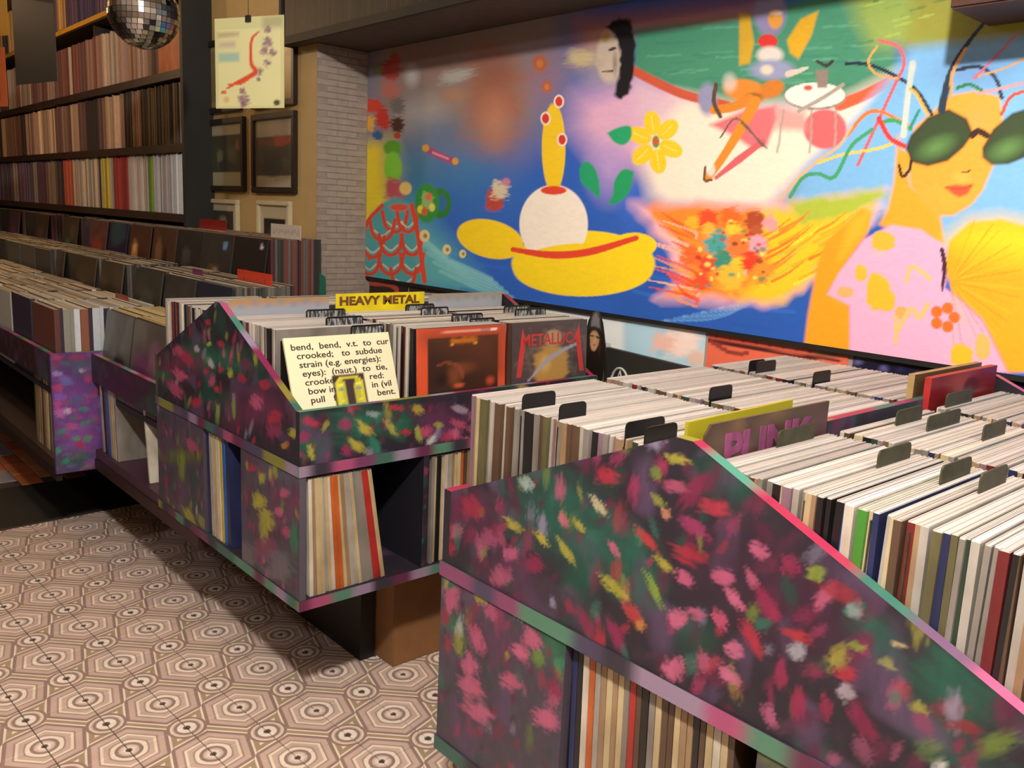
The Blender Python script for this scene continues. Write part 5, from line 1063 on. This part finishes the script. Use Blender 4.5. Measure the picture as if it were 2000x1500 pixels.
hanging_sleeve('plain dark olive-grey sleeve hanging beside the mirror ball', 66, 76, 3.25, math.radians(-78), lambda uv: np.array([S('37322a')] * len(uv)) * (.8 + .5 * uv[:, 1:]) , '37322a')
def p_redy(uv):
    c = Canvas(uv[:, 0], uv[:, 1], 'a8781c'); c.poly([(0, 0), (.72, 0), (.72, 1), (0, 1)], 'b01c10')
    for k in range(6): c.ell(.6, .1 + k * .16, .1, .04, 'c89a80', soft=.5)
    return c.c
hanging_sleeve('bright red and yellow sleeve hanging at the far end of the shelving', -30, 0, 3.9, math.radians(-70), p_redy, 'b01c10')
hanging_sleeve('orange bordered sleeve hanging below the red and yellow one', -22, 152, 3.9, math.radians(-70), lambda uv: (lambda c: (c.poly([(.1, .1), (.8, .1), (.8, .9), (.1, .9)], '5a2440', soft=.05), c.c)[-1])(Canvas(uv[:, 0], uv[:, 1], 'b0582c')), 'b0582c', .25)
# mirror ball
mc = dep(281, 26, 3.27); mr_ = .128
mb = empty('mirror_ball', tuple(mc), 'silver mirror ball hanging in front of the record shelving', 'mirror ball')
bm = bmesh.new(); bmesh.ops.create_uvsphere(bm, u_segments=32, v_segments=18, radius=mr_ - .003)
bmesh.ops.translate(bm, verts=bm.verts[:], vec=Vector(mc)); bm_obj('core', bm, plain('dark_ball_core', '1c1c1c', .6), mb, True)
def mirror():
    m, t, b = nt('mirror_facets'); b.inputs['Metallic'].default_value = 1; b.inputs['Roughness'].default_value = .12; b.inputs['Base Color'].default_value = (.62, .64, .66, 1); return m
bm = bmesh.new(); rs = random.Random(3)
nv = 20
for i in range(nv):
    th = math.pi * (i + .5) / nv; nu = max(4, int(2 * nv * math.sin(th)))
    for k in range(nu):
        ph = 2 * math.pi * (k + .5) / nu; n = Vector((math.sin(th) * math.cos(ph), math.sin(th) * math.sin(ph), math.cos(th)))
        n2 = (n + Vector((rs.uniform(-.06, .06), rs.uniform(-.06, .06), rs.uniform(-.06, .06)))).normalized()
        u = Vector((-math.sin(ph), math.cos(ph), 0)); u = (u - n2 * u.dot(n2)).normalized(); v = n2.cross(u); hs_ = math.pi * mr_ / nv * .46
        c = Vector(mc) + n * mr_
        bm.faces.new([bm.verts.new(c + u * a * hs_ + v * b_ * hs_) for a, b_ in ((-1, -1), (1, -1), (1, 1), (-1, 1))])
tag(bm_obj('mirror_facets', bm, mirror(), mb), kind='stuff')
bm = bmesh.new(); tube(bm, [(mc[0], mc[1], mc[2] + mr_ - .004), (mc[0], mc[1], mc[2] + mr_ + .02)], .012, 10); hang_line(bm, (mc[0], mc[1], mc[2] + mr_ + .02)); bm_obj('hanger', bm, M_PLASTIC, mb)
# brown box under the hanging shelf
wb = empty('wooden_box', (-.55, 2.07, 1.87), 'dark brown wooden box fixed under the shelf over the mural', 'box')
box('casing', (-.87, 1.97, 1.872), (-.2, 2.178, 2.079), plain('reddish_brown_wood', '3c2014', .5, var=.3, scale=10), wb, .004)
box('front_frame', (-.85, 1.962, 1.89), (-.22, 1.97, 2.06), M_DKBROWN, wb)

# printed cut-out of a helmeted head behind the metal rack
def p_helmet(uv):
    c = Canvas(uv[:, 0], uv[:, 1], '1c1712'); c.poly([(.3, .66), (.34, .86), (.5, 1.0), (.68, .86), (.74, .66)], '6f6a6e', soft=.04); c.line([(.3, .7), (.36, .9), (.5, .99)], .05, '3a3638'); c.line([(.72, .7), (.66, .9), (.52, .99)], .05, '3a3638'); c.line([(.2, .62), (.5, .66), (.9, .6)], .06, '2a2628')
    c.ell(.5, .42, .24, .2, 'b08c6a', soft=.2); c.ell(.5, .28, .15, .1, 'b8906c', soft=.4); c.line([(.32, .5), (.45, .49)], .035, '1a1210'); c.line([(.56, .49), (.7, .47)], .035, '1a1210'); c.ell(.52, .41, .04, .06, 'c8a07c', soft=.6); c.ell(.52, .315, .07, .022, '8a3a2c', soft=.4)
    c.ell(.28, .3, .08, .26, '2c1c12', soft=.5); c.ell(.75, .3, .07, .24, '3a2416', soft=.5)
    return c.c
hx0, hx1 = at(1138, 660, 1, 2.08)[0], at(1184, 660, 1, 2.08)[0]
hz1 = at(1160, 606, 1, 2.08)[2]; hw = hx1 - hx0; hh = .30
tag(panel('cutout_head', [(.12 * hw, 0), (.88 * hw, 0), (hw, .5 * hh), (.98 * hw, .64 * hh), (.8 * hw, .88 * hh), (.66 * hw, .97 * hh), (.5 * hw, hh), (.34 * hw, .97 * hh), (.2 * hw, .88 * hh), (.05 * hw, .62 * hh), (0, .5 * hh)], (hx0, 2.08, hz1 - hh), (1, 0, 0), (0, 0, 1), (0, -1, 0), .004, .004, lambda W, uv: p_helmet(np.stack([uv[:, 0] / hw, (uv[:, 1] - .45 * hh) / (.55 * hh)], 1)), None, M_PRINT, edge=False), 'printed cut-out of a head in a grey helmet standing behind the heavy metal rack', 'cutout')

for o in (bend, metal):
    if 'front' in o: del o['front']
for o in COL.objects:
    if 'front' in o: del o['front']
